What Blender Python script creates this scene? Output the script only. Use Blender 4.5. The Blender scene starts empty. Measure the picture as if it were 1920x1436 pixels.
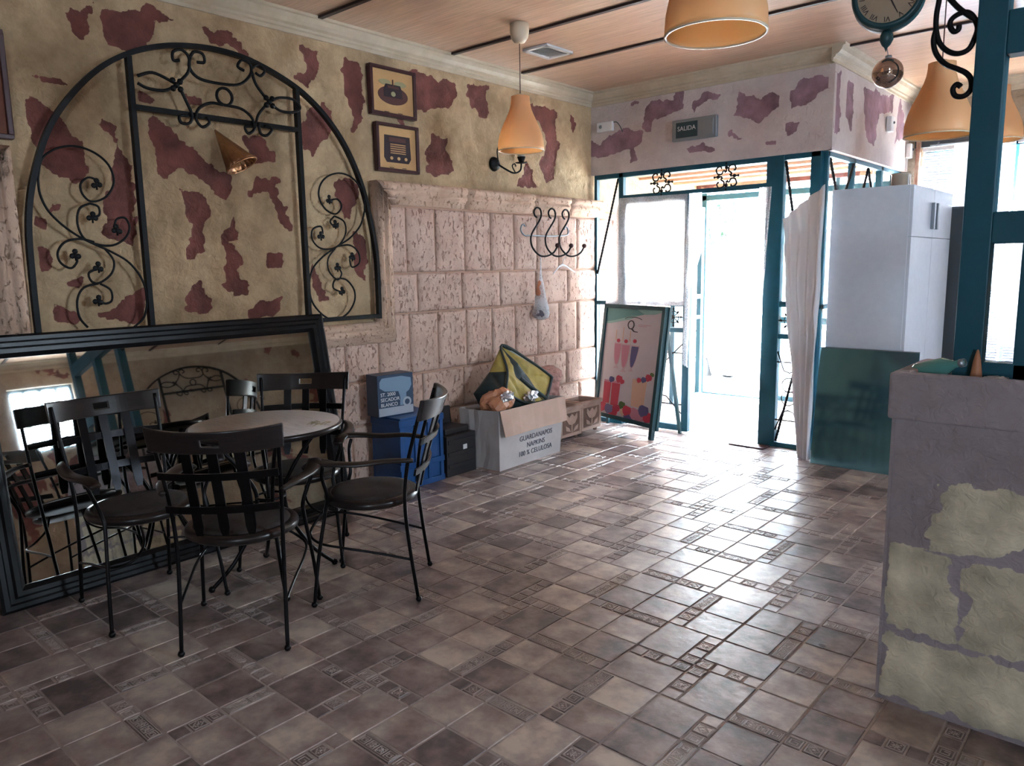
import bpy, bmesh, math, random
import numpy as np
from mathutils import Vector, Matrix, noise
random.seed(7)
PI = math.pi
SC = bpy.context.scene
COL = SC.collection

LEFT_PATCHES=[[(1.329,2.358),(1.422,2.294),(1.483,2.242),(1.524,2.166),(1.561,2.047),(1.526,1.983),(1.462,1.927),(1.419,1.975),(1.332,2.028),(1.331,2.106),(1.312,2.182),(1.295,2.276)],[(1.676,2.307),(1.712,2.26),(1.703,2.154),(1.758,2.064),(1.778,1.937),(1.776,1.784),(1.729,1.63),(1.68,1.673),(1.576,1.671),(1.604,1.757),(1.594,1.862),(1.667,1.993),(1.691,2.143),(1.631,2.26)],[(1.901,2.337),(2.029,2.243),(2.152,2.144),(2.222,2.104),(2.36,2.056),(2.31,1.922),(2.27,1.908),(2.189,1.997),(2.049,2.067),(1.918,2.023),(1.904,2.121),(1.88,2.227)],[(2.029,1.964),(2.171,1.926),(2.175,1.821),(2.131,1.738),(2.145,1.609),(2.009,1.585),(2.081,1.725),(2.066,1.84)],[(2.097,1.479),(2.148,1.334),(2.128,1.238),(1.993,1.258),(2.0,1.34)],[(2.317,1.839),(2.373,1.707),(2.303,1.658),(2.401,1.548),(2.342,1.487),(2.39,1.398),(2.346,1.35),(2.242,1.391),(2.245,1.585),(2.269,1.73)],[(2.406,2.31),(2.538,2.277),(2.672,2.18),(2.486,2.139),(2.452,2.22)],[(2.468,2.077),(2.636,2.077),(2.657,1.966),(2.715,1.74),(2.67,1.739),(2.572,1.974),(2.457,1.93)],[(2.531,1.61),(2.647,1.623),(2.64,1.52),(2.524,1.509)],[(2.366,1.262),(2.481,1.319),(2.626,1.313),(2.575,1.224),(2.389,1.197)],[(2.838,2.881),(3.004,2.876),(2.998,2.787),(2.894,2.606),(2.793,2.665),(2.905,2.77)],[(3.001,2.584),(3.06,2.516),(3.018,2.355),(2.914,2.215),(2.825,2.257),(2.821,2.421)],[(3.067,2.097),(3.18,2.051),(3.203,1.861),(3.134,1.845),(3.075,1.964)],[(2.839,1.545),(2.926,1.422),(2.968,1.312),(2.902,1.287),(2.831,1.425)],[(3.197,1.751),(3.299,1.697),(3.283,1.413),(3.198,1.472)],[(1.315,1.381),(1.424,1.323),(1.456,1.246),(1.34,1.254)],[(1.673,1.366),(1.776,1.418),(1.76,1.238),(1.557,1.25),(1.549,1.273)],[(1.284,1.637),(1.355,1.606),(1.34,1.545),(1.28,1.495)],[(1.411,1.492),(1.487,1.469),(1.452,1.417)],[(2.085,2.494),(2.177,2.452),(2.173,2.407),(2.112,2.398)],[(1.825,2.464),(1.93,2.416),(1.915,2.371),(1.829,2.38)],[(2.209,2.846),(2.357,2.855),(2.534,2.775),(2.545,2.742),(2.438,2.734),(2.315,2.79)],[(1.281,1.787),(1.353,1.769),(1.339,1.728),(1.283,1.717)],[(1.368,1.831),(1.436,1.854),(1.412,1.802),(1.364,1.79)],[(1.339,2.45),(1.447,2.454),(1.501,2.433),(1.471,2.409),(1.381,2.424)],[(1.51,2.761),(1.65,2.839),(1.607,2.772),(1.639,2.721),(1.585,2.651),(1.537,2.678)],[(1.674,2.813),(1.958,2.883),(2.088,2.855),(1.965,2.823),(1.893,2.673),(1.722,2.641),(1.707,2.713)],[(3.165,2.866),(3.332,2.869),(3.325,2.525),(3.298,2.483),(3.267,2.383),(3.219,2.387),(3.226,2.512),(3.187,2.657),(3.154,2.698)],[(3.737,2.902),(3.978,2.882),(4.02,2.837),(4.082,2.889),(4.205,2.877),(4.209,2.792),(4.151,2.698),(4.057,2.653),(3.969,2.673),(3.879,2.629),(3.792,2.607),(3.738,2.64)],[(4.316,2.884),(4.565,2.902),(4.549,2.664),(4.472,2.654),(4.343,2.747)],[(3.93,2.469),(4.111,2.468),(4.107,2.37),(4.148,2.232),(4.1,2.185),(3.948,2.184),(3.875,2.21),(3.866,2.346),(3.927,2.394)],[(4.902,2.862),(5.073,2.839),(5.435,2.828),(5.413,2.675),(5.496,2.559),(5.389,2.421),(5.408,2.258),(5.282,2.224),(5.202,2.355),(5.162,2.376),(5.286,2.487),(5.208,2.724)],[(5.005,2.374),(5.121,2.311),(5.08,2.222),(5.199,2.168),(4.886,2.16),(4.964,2.262)],[(5.607,2.839),(5.673,2.835),(5.717,2.763),(5.694,2.683),(5.628,2.714)],[(3.61,2.542),(3.678,2.531),(3.69,2.497),(3.622,2.504)],[(3.141,2.093),(3.273,2.054),(3.187,1.843),(3.129,1.89)]]
BACK_PATCHES=[[(-4.299,2.648),(-4.128,2.609),(-3.916,2.716),(-3.712,2.653),(-3.7,2.56),(-3.8,2.515),(-3.732,2.415),(-3.822,2.424),(-3.846,2.501),(-3.985,2.497),(-4.274,2.47)],[(-3.713,2.69),(-3.671,2.849),(-3.563,2.905),(-3.394,2.88),(-3.375,2.947),(-3.293,2.934),(-3.311,2.797),(-3.413,2.776),(-3.539,2.758),(-3.646,2.645)],[(-3.211,2.869),(-3.094,2.894),(-2.987,2.852),(-2.995,2.803),(-3.092,2.834),(-3.209,2.765)],[(-2.811,2.891),(-2.772,2.819),(-2.645,2.783),(-2.525,2.829),(-2.472,2.789),(-2.485,2.679),(-2.638,2.569),(-2.804,2.674),(-2.842,2.696),(-2.806,2.741)],[(-2.324,2.86),(-2.179,2.851),(-2.052,2.815),(-2.065,2.771),(-2.175,2.758),(-2.283,2.665),(-2.367,2.677),(-2.387,2.776)],[(-2.428,2.542),(-2.312,2.559),(-2.309,2.495),(-2.409,2.475)],[(-2.876,2.583),(-2.818,2.525),(-2.707,2.478),(-2.874,2.515)],[(-3.263,2.474),(-3.084,2.497),(-2.984,2.408),(-3.242,2.418)],[(-3.838,2.928),(-3.76,2.935),(-3.737,2.876)],[(-2.598,2.432),(-2.493,2.437),(-2.492,2.412),(-2.578,2.389)]]
SIDE_PATCHES=[[(6.597,2.865),(7.062,2.902),(7.004,2.558),(6.942,2.455),(6.737,2.492)],[(7.626,2.963),(7.889,2.66),(7.536,2.517),(7.579,2.752)],[(6.987,2.867),(7.447,2.936),(7.39,2.778),(7.013,2.728)],[(6.211,2.837),(6.379,2.864),(6.369,2.485),(6.217,2.577)],[(5.947,2.857),(6.064,2.929),(6.101,2.454),(5.974,2.44)]]
SCROLLS={'archpts':[(1.209,1.255),(1.229,1.761),(1.279,1.957),(1.359,2.178),(1.466,2.337),(1.614,2.498),(1.774,2.607),(1.951,2.676),(2.135,2.712),(2.305,2.722),(2.456,2.699),(2.628,2.648),(2.795,2.579),(2.954,2.465),(3.087,2.301),(3.206,2.06),(3.262,1.832),(3.3,1.554),(3.277,1.143)],'mullL':[(1.779,2.597),(1.77,2.329),(1.759,1.229)],'mullR':[(2.759,2.598),(2.764,2.341),(2.742,1.23)],'bar':[(1.782,2.347),(2.059,2.358),(2.365,2.353),(2.75,2.352)],'Lbig':[(1.293,1.958),(1.319,2.048),(1.388,2.103),(1.473,2.122),(1.557,2.1),(1.621,2.045),(1.639,1.963),(1.597,1.888),(1.525,1.858),(1.484,1.892),(1.48,1.942),(1.516,1.975),(1.555,1.968)],'Lbig2':[(1.293,1.958),(1.294,1.881),(1.322,1.804),(1.38,1.736),(1.45,1.682),(1.515,1.647),(1.601,1.605),(1.679,1.552),(1.736,1.464),(1.754,1.363),(1.729,1.265),(1.67,1.213)],'Ls1':[(1.514,1.848),(1.463,1.82),(1.447,1.748),(1.469,1.677),(1.525,1.647),(1.605,1.642),(1.67,1.68),(1.696,1.734),(1.679,1.782),(1.637,1.775),(1.618,1.732)],'Ls1b':[(1.514,1.848),(1.552,1.834),(1.553,1.793),(1.518,1.781)],'Ls2':[(1.516,1.657),(1.449,1.672),(1.381,1.655),(1.344,1.604),(1.353,1.554),(1.397,1.528),(1.429,1.564),(1.412,1.589)],'Ls3':[(1.563,1.626),(1.602,1.563),(1.586,1.499),(1.526,1.453),(1.487,1.459),(1.476,1.501),(1.513,1.521)],'Ls4':[(1.526,1.447),(1.573,1.414),(1.574,1.36),(1.537,1.346),(1.509,1.374)],'Ls5':[(1.516,1.448),(1.445,1.429),(1.41,1.367),(1.412,1.284),(1.446,1.229)],'Rbig':[(3.23,1.885),(3.228,1.994),(3.157,2.083),(3.059,2.116),(2.962,2.095),(2.895,2.039),(2.875,1.96),(2.917,1.885),(2.995,1.855),(3.046,1.904),(3.016,1.949),(2.952,1.939)],'Rbig2':[(3.23,1.885),(3.19,1.788),(3.101,1.705),(2.998,1.65),(2.882,1.583),(2.798,1.504),(2.768,1.4),(2.785,1.294),(2.858,1.21),(2.936,1.178),(3.037,1.2),(3.109,1.279),(3.114,1.362),(3.051,1.433),(2.968,1.435),(2.949,1.381),(3.013,1.352)],'Rs1':[(2.986,1.842),(3.057,1.811),(3.07,1.745),(3.032,1.677),(2.965,1.636),(2.869,1.635),(2.81,1.687),(2.815,1.752),(2.878,1.773),(2.891,1.727)],'Rs2':[(2.986,1.842),(2.951,1.808),(2.974,1.782),(3.015,1.797)],'Rs3':[(2.998,1.65),(3.098,1.657),(3.163,1.61),(3.167,1.541),(3.106,1.514),(3.092,1.569),(3.127,1.589)],'Rs4':[(2.981,1.636),(2.92,1.569),(2.923,1.489),(2.985,1.434),(3.02,1.474),(2.99,1.515)],'T1':[(1.796,2.503),(1.873,2.532),(1.958,2.509),(1.99,2.488),(1.931,2.452),(1.844,2.449),(1.793,2.467)],'T2':[(1.99,2.488),(2.065,2.564),(2.077,2.642),(2.04,2.677),(1.993,2.658),(1.99,2.615),(2.024,2.621)],'T3':[(2.083,2.643),(2.078,2.588),(2.133,2.543),(2.265,2.537),(2.367,2.553),(2.437,2.616),(2.441,2.674),(2.39,2.688),(2.362,2.649),(2.399,2.632)],'T4':[(2.083,2.643),(2.109,2.68),(2.156,2.678),(2.164,2.636),(2.122,2.628)],'T5':[(2.446,2.652),(2.494,2.683),(2.532,2.655),(2.503,2.621),(2.471,2.633)],'T6':[(2.445,2.64),(2.472,2.564),(2.547,2.482)],'T7':[(2.547,2.482),(2.618,2.516),(2.718,2.519),(2.758,2.476),(2.698,2.443),(2.613,2.444),(2.547,2.482)],'T8':[(2.547,2.482),(2.473,2.401),(2.44,2.315),(2.399,2.287),(2.382,2.32),(2.428,2.331)],'T9':[(2.47,2.354),(2.479,2.296),(2.519,2.289),(2.556,2.329),(2.509,2.341)],'T10':[(2.022,2.461),(2.041,2.42),(2.07,2.348),(2.054,2.302),(2.008,2.297),(1.999,2.328),(2.034,2.338)],'T11':[(2.256,2.424),(2.183,2.424),(2.114,2.387),(2.092,2.329),(2.124,2.289),(2.168,2.317),(2.153,2.348)],'T12':[(2.269,2.425),(2.37,2.417),(2.431,2.373),(2.44,2.315)],'ringc':[(2.268,2.487)],'ringe':[(2.272,2.538),(2.325,2.496)],'leaves':[(1.553,1.947),(1.518,1.781),(1.632,1.722),(1.422,1.594),(1.524,1.532),(1.508,1.363),(2.952,1.945),(2.99,1.789),(2.874,1.714),(3.11,1.582),(2.99,1.515),(3.013,1.359)],'knots':[(1.996,2.489),(2.547,2.482)]}
# ------------------------------------------------------------------ camera
YAW, PITCH, ROLL, FPX = -0.725971, -0.152931, -0.0162841, 1415.3
cam_d = bpy.data.cameras.new('camera'); cam = bpy.data.objects.new('camera', cam_d); COL.objects.link(cam)
_cy, _sy = math.cos(YAW), math.sin(YAW)
_f = Vector((_sy*math.cos(PITCH), _cy*math.cos(PITCH), math.sin(PITCH)))
_r = Vector((_cy, -_sy, 0)); _u = _r.cross(_f)
_c, _s = math.cos(ROLL), math.sin(ROLL)
_r2 = _c*_r + _s*_u; _u2 = -_s*_r + _c*_u
cam.matrix_world = Matrix(((_r2.x, _u2.x, -_f.x, 0), (_r2.y, _u2.y, -_f.y, 0), (_r2.z, _u2.z, -_f.z, 1.5), (0, 0, 0, 1)))
cam_d.sensor_width = 36; cam_d.lens = FPX/1920*36; cam_d.clip_start = 0.05; cam_d.clip_end = 300
SC.camera = cam
# ------------------------------------------------------------------ world, sun, exposure
SC.view_settings.view_transform = 'Standard'; SC.view_settings.look = 'None'
SC.view_settings.gamma = 1; SC.view_settings.use_curve_mapping = False
SC.view_settings.exposure = 2.55
W = bpy.data.worlds.new('daylight'); SC.world = W; W.use_nodes = True
_bg = W.node_tree.nodes['Background']; _bg.inputs[0].default_value = (0.70, 0.86, 1.03, 1); _bg.inputs[1].default_value = 26.0
_sd = bpy.data.lights.new('sun', 'SUN'); _sd.energy = 36; _sd.angle = math.radians(2); _sd.color = (1, 0.95, 0.86)
sun = bpy.data.objects.new('sun', _sd); COL.objects.link(sun)
sun.rotation_euler = Vector((0.25, -0.62, -1.0)).to_track_quat('-Z', 'Y').to_euler()
def portal(name, loc, sx, sy, direction):
    d = bpy.data.lights.new(name, 'AREA'); d.shape = 'RECTANGLE'; d.size = sx; d.size_y = sy
    d.cycles.is_portal = True
    o = bpy.data.objects.new(name, d); COL.objects.link(o); o.location = loc
    o.rotation_euler = Vector(direction).to_track_quat('-Z', 'Z').to_euler()
portal('sky_portal_entrance', (-3.18, 8.06, 1.15), 2.1, 2.3, (0, -1, 0))
portal('sky_portal_window', (-1.2, 8.1, 1.6), 1.5, 1.9, (0, -1, 0))
portal('sky_portal_rear', (2.8, -3.62, 1.7), .8, .8, (0, 1, 0))
portal('sky_portal_side', (3.62, 3.35, 2.25), .8, .9, (-1, 0, 0))

# ------------------------------------------------------------------ helpers
def setp(o, label=None, cat=None, group=None, kind=None):
    if label: o['label'] = label
    if cat: o['category'] = cat
    if group: o['group'] = group
    if kind: o['kind'] = kind
    return o
def empty(name, loc, label=None, cat=None, group=None, kind=None, rz=0):
    o = bpy.data.objects.new(name, None); COL.objects.link(o); o.location = loc; o.rotation_euler = (0, 0, rz)
    o.empty_display_size = 0.1
    return setp(o, label, cat, group, kind)
def root_off(p):
    v = Vector((0, 0, 0))
    while p is not None:
        v += p.location; p = p.parent
    return v
class MB:
    def __init__(s): s.v = []; s.f = []; s.m = []; s.sm = []; s.mi = 0
    def add(s, vs, fs, smooth=False):
        n = len(s.v); s.v += [tuple(v) for v in vs]
        for f in fs: s.f.append(tuple(i+n for i in f)); s.m.append(s.mi); s.sm.append(smooth)
        return s
    def box(s, x0, x1, y0, y1, z0, z1, M=None):
        vs = [(x, y, z) for x in (x0, x1) for y in (y0, y1) for z in (z0, z1)]
        if M is not None: vs = [M @ Vector(v) for v in vs]
        return s.add(vs, [(0,1,3,2),(4,6,7,5),(0,4,5,1),(2,3,7,6),(0,2,6,4),(1,5,7,3)])
    def cbox(s, c, d, M=None):
        return s.box(c[0]-d[0]/2, c[0]+d[0]/2, c[1]-d[1]/2, c[1]+d[1]/2, c[2]-d[2]/2, c[2]+d[2]/2, M)
    def tube(s, pts, r, n=8, closed=False, caps=True, flat=None, up=None):
        P = [Vector(p) for p in pts]; N = len(P); rs = r if isinstance(r, (list, tuple)) else [r]*N
        vs = []; prev = None
        for i in range(N):
            if closed: t = P[(i+1) % N]-P[i-1]
            else: t = P[min(i+1, N-1)]-P[max(i-1, 0)]
            if t.length < 1e-9: t = Vector((0, 0, 1))
            t.normalize()
            if up is not None: a = Vector(up)
            elif prev is None: a = Vector((0, 0, 1)) if abs(t.z) < .9 else Vector((1, 0, 0))
            else: a = prev
            a = a-t*a.dot(t)
            if a.length < 1e-6: a = Vector((1, 0, 0))-t*t.x
            a.normalize(); prev = a; b = t.cross(a)
            for k in range(n):
                an = 2*PI*k/n + (PI/4 if n == 4 else 0)
                ra, rb = rs[i], rs[i]*(flat if flat else 1)
                vs.append(P[i]+a*math.cos(an)*ra+b*math.sin(an)*rb)
        fs = []
        for i in range(N if closed else N-1):
            j = (i+1) % N
            for k in range(n):
                l = (k+1) % n; fs.append((i*n+k, i*n+l, j*n+l, j*n+k))
        if caps and not closed: fs += [tuple(range(n-1, -1, -1)), tuple((N-1)*n+k for k in range(n))]
        return s.add(vs, fs, smooth=n > 4)
    def lathe(s, prof, n=24, c=(0, 0, 0), M=None, closed=False, a0=0, a1=2*PI):
        vs = []; full = abs(a1-a0-2*PI) < 1e-6; K = n if full else n+1
        for (r, z) in prof:
            for k in range(K):
                a = a0+(a1-a0)*k/n; v = Vector((r*math.cos(a), r*math.sin(a), z))
                if M is not None: v = M @ v
                vs.append(v+Vector(c))
        L = len(prof); fs = []
        for i in range(L if closed else L-1):
            j = (i+1) % L
            for k in range(n):
                l = (k+1) % K; fs.append((i*K+k, i*K+l, j*K+l, j*K+k))
        return s.add(vs, fs, smooth=True)
    def prism(s, poly, a, b, fn):
        """poly in 2D (u,v); fn(u,v,w)->xyz; w from a to b"""
        n = len(poly); vs = [fn(u, v, a) for u, v in poly]+[fn(u, v, b) for u, v in poly]
        fs = [tuple(range(n-1, -1, -1)), tuple(range(n, 2*n))]+[(i, (i+1) % n, n+(i+1) % n, n+i) for i in range(n)]
        return s.add(vs, fs)
    def grid(s, fn, nu, nv, smooth=True, skip=None):
        vs = [fn(i/nu, j/nv) for i in range(nu+1) for j in range(nv+1)]
        fs = [(i*(nv+1)+j, (i+1)*(nv+1)+j, (i+1)*(nv+1)+j+1, i*(nv+1)+j+1) for i in range(nu) for j in range(nv) if not (skip and skip(i, j))]
        return s.add(vs, fs, smooth)
    def sphere(s, c, r, n=12, sc=(1, 1, 1)):
        prof = [(math.sin(PI*i/(n//2*2//2))*1, 0) for i in range(0)]
        m = max(4, n//2); vs = []; 
        for i in range(m+1):
            for k in range(n):
                t = PI*i/m; a = 2*PI*k/n
                vs.append((c[0]+r*sc[0]*math.sin(t)*math.cos(a), c[1]+r*sc[1]*math.sin(t)*math.sin(a), c[2]+r*sc[2]*math.cos(t)))
        fs = [(i*n+k, (i+1)*n+k, (i+1)*n+(k+1) % n, i*n+(k+1) % n) for i in range(m) for k in range(n)]
        return s.add(vs, fs, True)
    def build(s, name, mat, parent=None, bevel=0, solid=0, loc=None, rot=None, local=False, seg=2, subsurf=0, autobase=True):
        me = bpy.data.meshes.new(name)
        off = Vector((0, 0, 0)) if local else root_off(parent)
        top = parent is None and loc is None and s.v and autobase
        if top:
            a = np.array(s.v); off = Vector(((a[:,0].min()+a[:,0].max())/2, (a[:,1].min()+a[:,1].max())/2, a[:,2].min()))
        vv = (np.array(s.v, dtype=float)-np.array(off)).tolist() if (off.length > 0) else s.v
        me.from_pydata(vv, [], s.f)
        mats = mat if isinstance(mat, (list, tuple)) else [mat]
        for m in mats: me.materials.append(m)
        me.polygons.foreach_set('material_index', s.m); me.polygons.foreach_set('use_smooth', s.sm)
        me.validate(); me.update()
        bm = bmesh.new(); bm.from_mesh(me); bmesh.ops.remove_doubles(bm, verts=bm.verts, dist=1e-6)
        bmesh.ops.recalc_face_normals(bm, faces=bm.faces); bm.to_mesh(me); bm.free()
        o = bpy.data.objects.new(name, me); COL.objects.link(o)
        if parent is not None: o.parent = parent
        if top: o.location = off
        if loc is not None: o.location = loc
        if rot is not None: o.rotation_euler = rot
        if solid: md = o.modifiers.new('solid', 'SOLIDIFY'); md.thickness = solid; md.offset = 0
        if bevel:
            md = o.modifiers.new('bevel', 'BEVEL'); md.width = bevel; md.segments = seg; md.limit_method = 'ANGLE'; md.angle_limit = math.radians(40)
        if subsurf: md = o.modifiers.new('sub', 'SUBSURF'); md.levels = subsurf; md.render_levels = subsurf
        return o
def catmull(pts, k=6, closed=False):
    P = [Vector(p) for p in pts]; N = len(P); out = []
    rng = range(N if closed else N-1)
    for i in rng:
        p0 = P[i-1] if (closed or i > 0) else P[i]; p1 = P[i]; p2 = P[(i+1) % N]; p3 = P[(i+2) % N] if (closed or i+2 < N) else P[min(i+1, N-1)]
        for j in range(k):
            t = j/k
            out.append(0.5*((2*p1)+(p2-p0)*t+(2*p0-5*p1+4*p2-p3)*t*t+(3*p1-p0-3*p2+p3)*t**3))
    if not closed: out.append(P[-1])
    return out
def copy_tree(o, parent=None):
    c = o.copy(); COL.objects.link(c)
    if parent is not None: c.parent = parent
    for ch in list(o.children): copy_tree(ch, c)
    return c

# ------------------------------------------------------------------ materials
def nd(nt, t, **kw):
    n = nt.nodes.new(t)
    for k, v in kw.items(): setattr(n, k, v)
    return n
def mat(name, col, rough=.6, metal=0, col2=None, nscale=6, bump=0, bscale=60, coat=0, emit=None, trans=0, alpha=1, rvar=0, stretch=None, translucent=0, ior=1.45, bdist=.01, detail=6, ncontrast=(.35, .65)):
    m = bpy.data.materials.new(name); m.use_nodes = True; nt = m.node_tree; b = nt.nodes['Principled BSDF']
    b.inputs['Base Color'].default_value = (*col, 1); b.inputs['Roughness'].default_value = rough; b.inputs['Metallic'].default_value = metal
    b.inputs['IOR'].default_value = ior
    if coat: b.inputs['Coat Weight'].default_value = coat; b.inputs['Coat Roughness'].default_value = .15
    if trans: b.inputs['Transmission Weight'].default_value = trans
    if alpha < 1: b.inputs['Alpha'].default_value = alpha
    if emit: b.inputs['Emission Color'].default_value = (*emit[0], 1); b.inputs['Emission Strength'].default_value = emit[1]
    tc = nd(nt, 'ShaderNodeTexCoord'); src = tc.outputs['Object']
    if stretch:
        mp = nd(nt, 'ShaderNodeMapping'); mp.inputs['Scale'].default_value = stretch; nt.links.new(src, mp.inputs[0]); src = mp.outputs[0]
    if col2:
        n = nd(nt, 'ShaderNodeTexNoise'); n.inputs['Scale'].default_value = nscale; n.inputs['Detail'].default_value = detail; n.inputs['Roughness'].default_value = .65
        nt.links.new(src, n.inputs['Vector'])
        r = nd(nt, 'ShaderNodeValToRGB'); r.color_ramp.elements[0].position = ncontrast[0]; r.color_ramp.elements[1].position = ncontrast[1]
        r.color_ramp.elements[0].color = (*col, 1); r.color_ramp.elements[1].color = (*col2, 1)
        nt.links.new(n.outputs[0], r.inputs[0]); nt.links.new(r.outputs[0], b.inputs['Base Color'])
    if bump:
        n = nd(nt, 'ShaderNodeTexNoise'); n.inputs['Scale'].default_value = bscale; n.inputs['Detail'].default_value = 8
        nt.links.new(src, n.inputs['Vector'])
        bp = nd(nt, 'ShaderNodeBump'); bp.inputs['Strength'].default_value = bump; bp.inputs['Distance'].default_value = bdist
        nt.links.new(n.outputs[0], bp.inputs['Height']); nt.links.new(bp.outputs[0], b.inputs['Normal'])
    if translucent:
        tr = nd(nt, 'ShaderNodeBsdfTranslucent'); tr.inputs[0].default_value = (*(col2 or col), 1)
        mx = nd(nt, 'ShaderNodeMixShader'); mx.inputs[0].default_value = translucent
        out = nt.nodes['Material Output']
        nt.links.new(b.outputs[0], mx.inputs[1]); nt.links.new(tr.outputs[0], mx.inputs[2]); nt.links.new(mx.outputs[0], out.inputs[0])
    return m

def plaster_mat(name, cream, tan, red, attr=True, thr=.56, pscale=1.3):
    m = mat(name, cream, .85); nt = m.node_tree; b = nt.nodes['Principled BSDF']; L = nt.links
    tc = nd(nt, 'ShaderNodeTexCoord')
    n1 = nd(nt, 'ShaderNodeTexNoise'); n1.inputs['Scale'].default_value = 3.2; n1.inputs['Detail'].default_value = 10; n1.inputs['Roughness'].default_value = .7
    L.new(tc.outputs['Object'], n1.inputs['Vector'])
    r1 = nd(nt, 'ShaderNodeValToRGB'); r1.color_ramp.elements[0].position = .36; r1.color_ramp.elements[1].position = .62
    r1.color_ramp.elements[0].color = (*tan, 1); r1.color_ramp.elements[1].color = (*cream, 1); L.new(n1.outputs[0], r1.inputs[0])
    n2 = nd(nt, 'ShaderNodeTexNoise'); n2.inputs['Scale'].default_value = 7; n2.inputs['Detail'].default_value = 8
    L.new(tc.outputs['Object'], n2.inputs['Vector'])
    r2 = nd(nt, 'ShaderNodeValToRGB'); r2.color_ramp.elements[0].color = (*[c*.62 for c in red], 1); r2.color_ramp.elements[1].color = (*[min(1, c*1.35) for c in red], 1)
    r2.color_ramp.elements[0].position = .3; r2.color_ramp.elements[1].position = .7; L.new(n2.outputs[0], r2.inputs[0])
    mx = nd(nt, 'ShaderNodeMix', data_type='RGBA')
    if attr:
        at = nd(nt, 'ShaderNodeAttribute', attribute_name='patch'); src = at.outputs['Fac']
        n3 = nd(nt, 'ShaderNodeTexNoise'); n3.inputs['Scale'].default_value = 45; n3.inputs['Detail'].default_value = 4; L.new(tc.outputs['Object'], n3.inputs['Vector'])
        ad = nd(nt, 'ShaderNodeMath', operation='MULTIPLY_ADD'); ad.inputs[1].default_value = .9; L.new(n3.outputs[0], ad.inputs[0]); L.new(src, ad.inputs[2])
        rr = nd(nt, 'ShaderNodeMapRange'); rr.inputs['From Min'].default_value = .9; rr.inputs['From Max'].default_value = 1.0; L.new(ad.outputs[0], rr.inputs[0]); fac = rr.outputs[0]
    else:
        n3 = nd(nt, 'ShaderNodeTexNoise'); n3.inputs['Scale'].default_value = pscale; n3.inputs['Detail'].default_value = 5; n3.inputs['Roughness'].default_value = .55; n3.inputs['Distortion'].default_value = .6
        L.new(tc.outputs['Object'], n3.inputs['Vector'])
        rr = nd(nt, 'ShaderNodeMapRange'); rr.inputs['From Min'].default_value = thr; rr.inputs['From Max'].default_value = thr+.008; L.new(n3.outputs[0], rr.inputs[0]); fac = rr.outputs[0]
    L.new(fac, mx.inputs['Factor']); L.new(r1.outputs[0], mx.inputs[6]); L.new(r2.outputs[0], mx.inputs[7]); L.new(mx.outputs[2], b.inputs['Base Color'])
    n4 = nd(nt, 'ShaderNodeTexNoise'); n4.inputs['Scale'].default_value = 26; n4.inputs['Detail'].default_value = 9; n4.inputs['Distortion'].default_value = 1.2; L.new(tc.outputs['Object'], n4.inputs['Vector'])
    bp = nd(nt, 'ShaderNodeBump'); bp.inputs['Strength'].default_value = .6; bp.inputs['Distance'].default_value = .02; L.new(n4.outputs[0], bp.inputs['Height']); L.new(bp.outputs[0], b.inputs['Normal'])
    return m
def stone_mat(name, c1, c2, dark, pits=True, island=False, nscale=5):
    m = mat(name, c1, .9); nt = m.node_tree; b = nt.nodes['Principled BSDF']; L = nt.links
    tc = nd(nt, 'ShaderNodeTexCoord')
    n1 = nd(nt, 'ShaderNodeTexNoise'); n1.inputs['Scale'].default_value = nscale; n1.inputs['Detail'].default_value = 9; n1.inputs['Roughness'].default_value = .7; L.new(tc.outputs['Object'], n1.inputs['Vector'])
    r1 = nd(nt, 'ShaderNodeValToRGB'); r1.color_ramp.elements[0].position = .38; r1.color_ramp.elements[1].position = .62
    r1.color_ramp.elements[0].color = (*c2, 1); r1.color_ramp.elements[1].color = (*c1, 1); L.new(n1.outputs[0], r1.inputs[0])
    mp = nd(nt, 'ShaderNodeMapping'); mp.inputs['Scale'].default_value = (1, 1, .55); L.new(tc.outputs['Object'], mp.inputs[0])
    n2 = nd(nt, 'ShaderNodeTexNoise'); n2.inputs['Scale'].default_value = 42; n2.inputs['Detail'].default_value = 5; n2.inputs['Distortion'].default_value = .8; L.new(mp.outputs[0], n2.inputs['Vector'])
    r2 = nd(nt, 'ShaderNodeMapRange'); r2.inputs['From Min'].default_value = .33; r2.inputs['From Max'].default_value = .43; L.new(n2.outputs[0], r2.inputs[0])
    mx = nd(nt, 'ShaderNodeMix', data_type='RGBA'); L.new(r2.outputs[0], mx.inputs['Factor']); mx.inputs[6].default_value = (*dark, 1); L.new(r1.outputs[0], mx.inputs[7]); L.new(mx.outputs[2], b.inputs['Base Color'])
    n3 = nd(nt, 'ShaderNodeTexNoise'); n3.inputs['Scale'].default_value = 90; n3.inputs['Detail'].default_value = 6; L.new(tc.outputs['Object'], n3.inputs['Vector'])
    ad = nd(nt, 'ShaderNodeMath', operation='MULTIPLY_ADD'); ad.inputs[1].default_value = .35; L.new(n3.outputs[0], ad.inputs[0]); L.new(r2.outputs[0], ad.inputs[2])
    bp = nd(nt, 'ShaderNodeBump'); bp.inputs['Strength'].default_value = .75 if pits else .3; bp.inputs['Distance'].default_value = .012; L.new(ad.outputs[0], bp.inputs['Height']); L.new(bp.outputs[0], b.inputs['Normal'])
    return m

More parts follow.
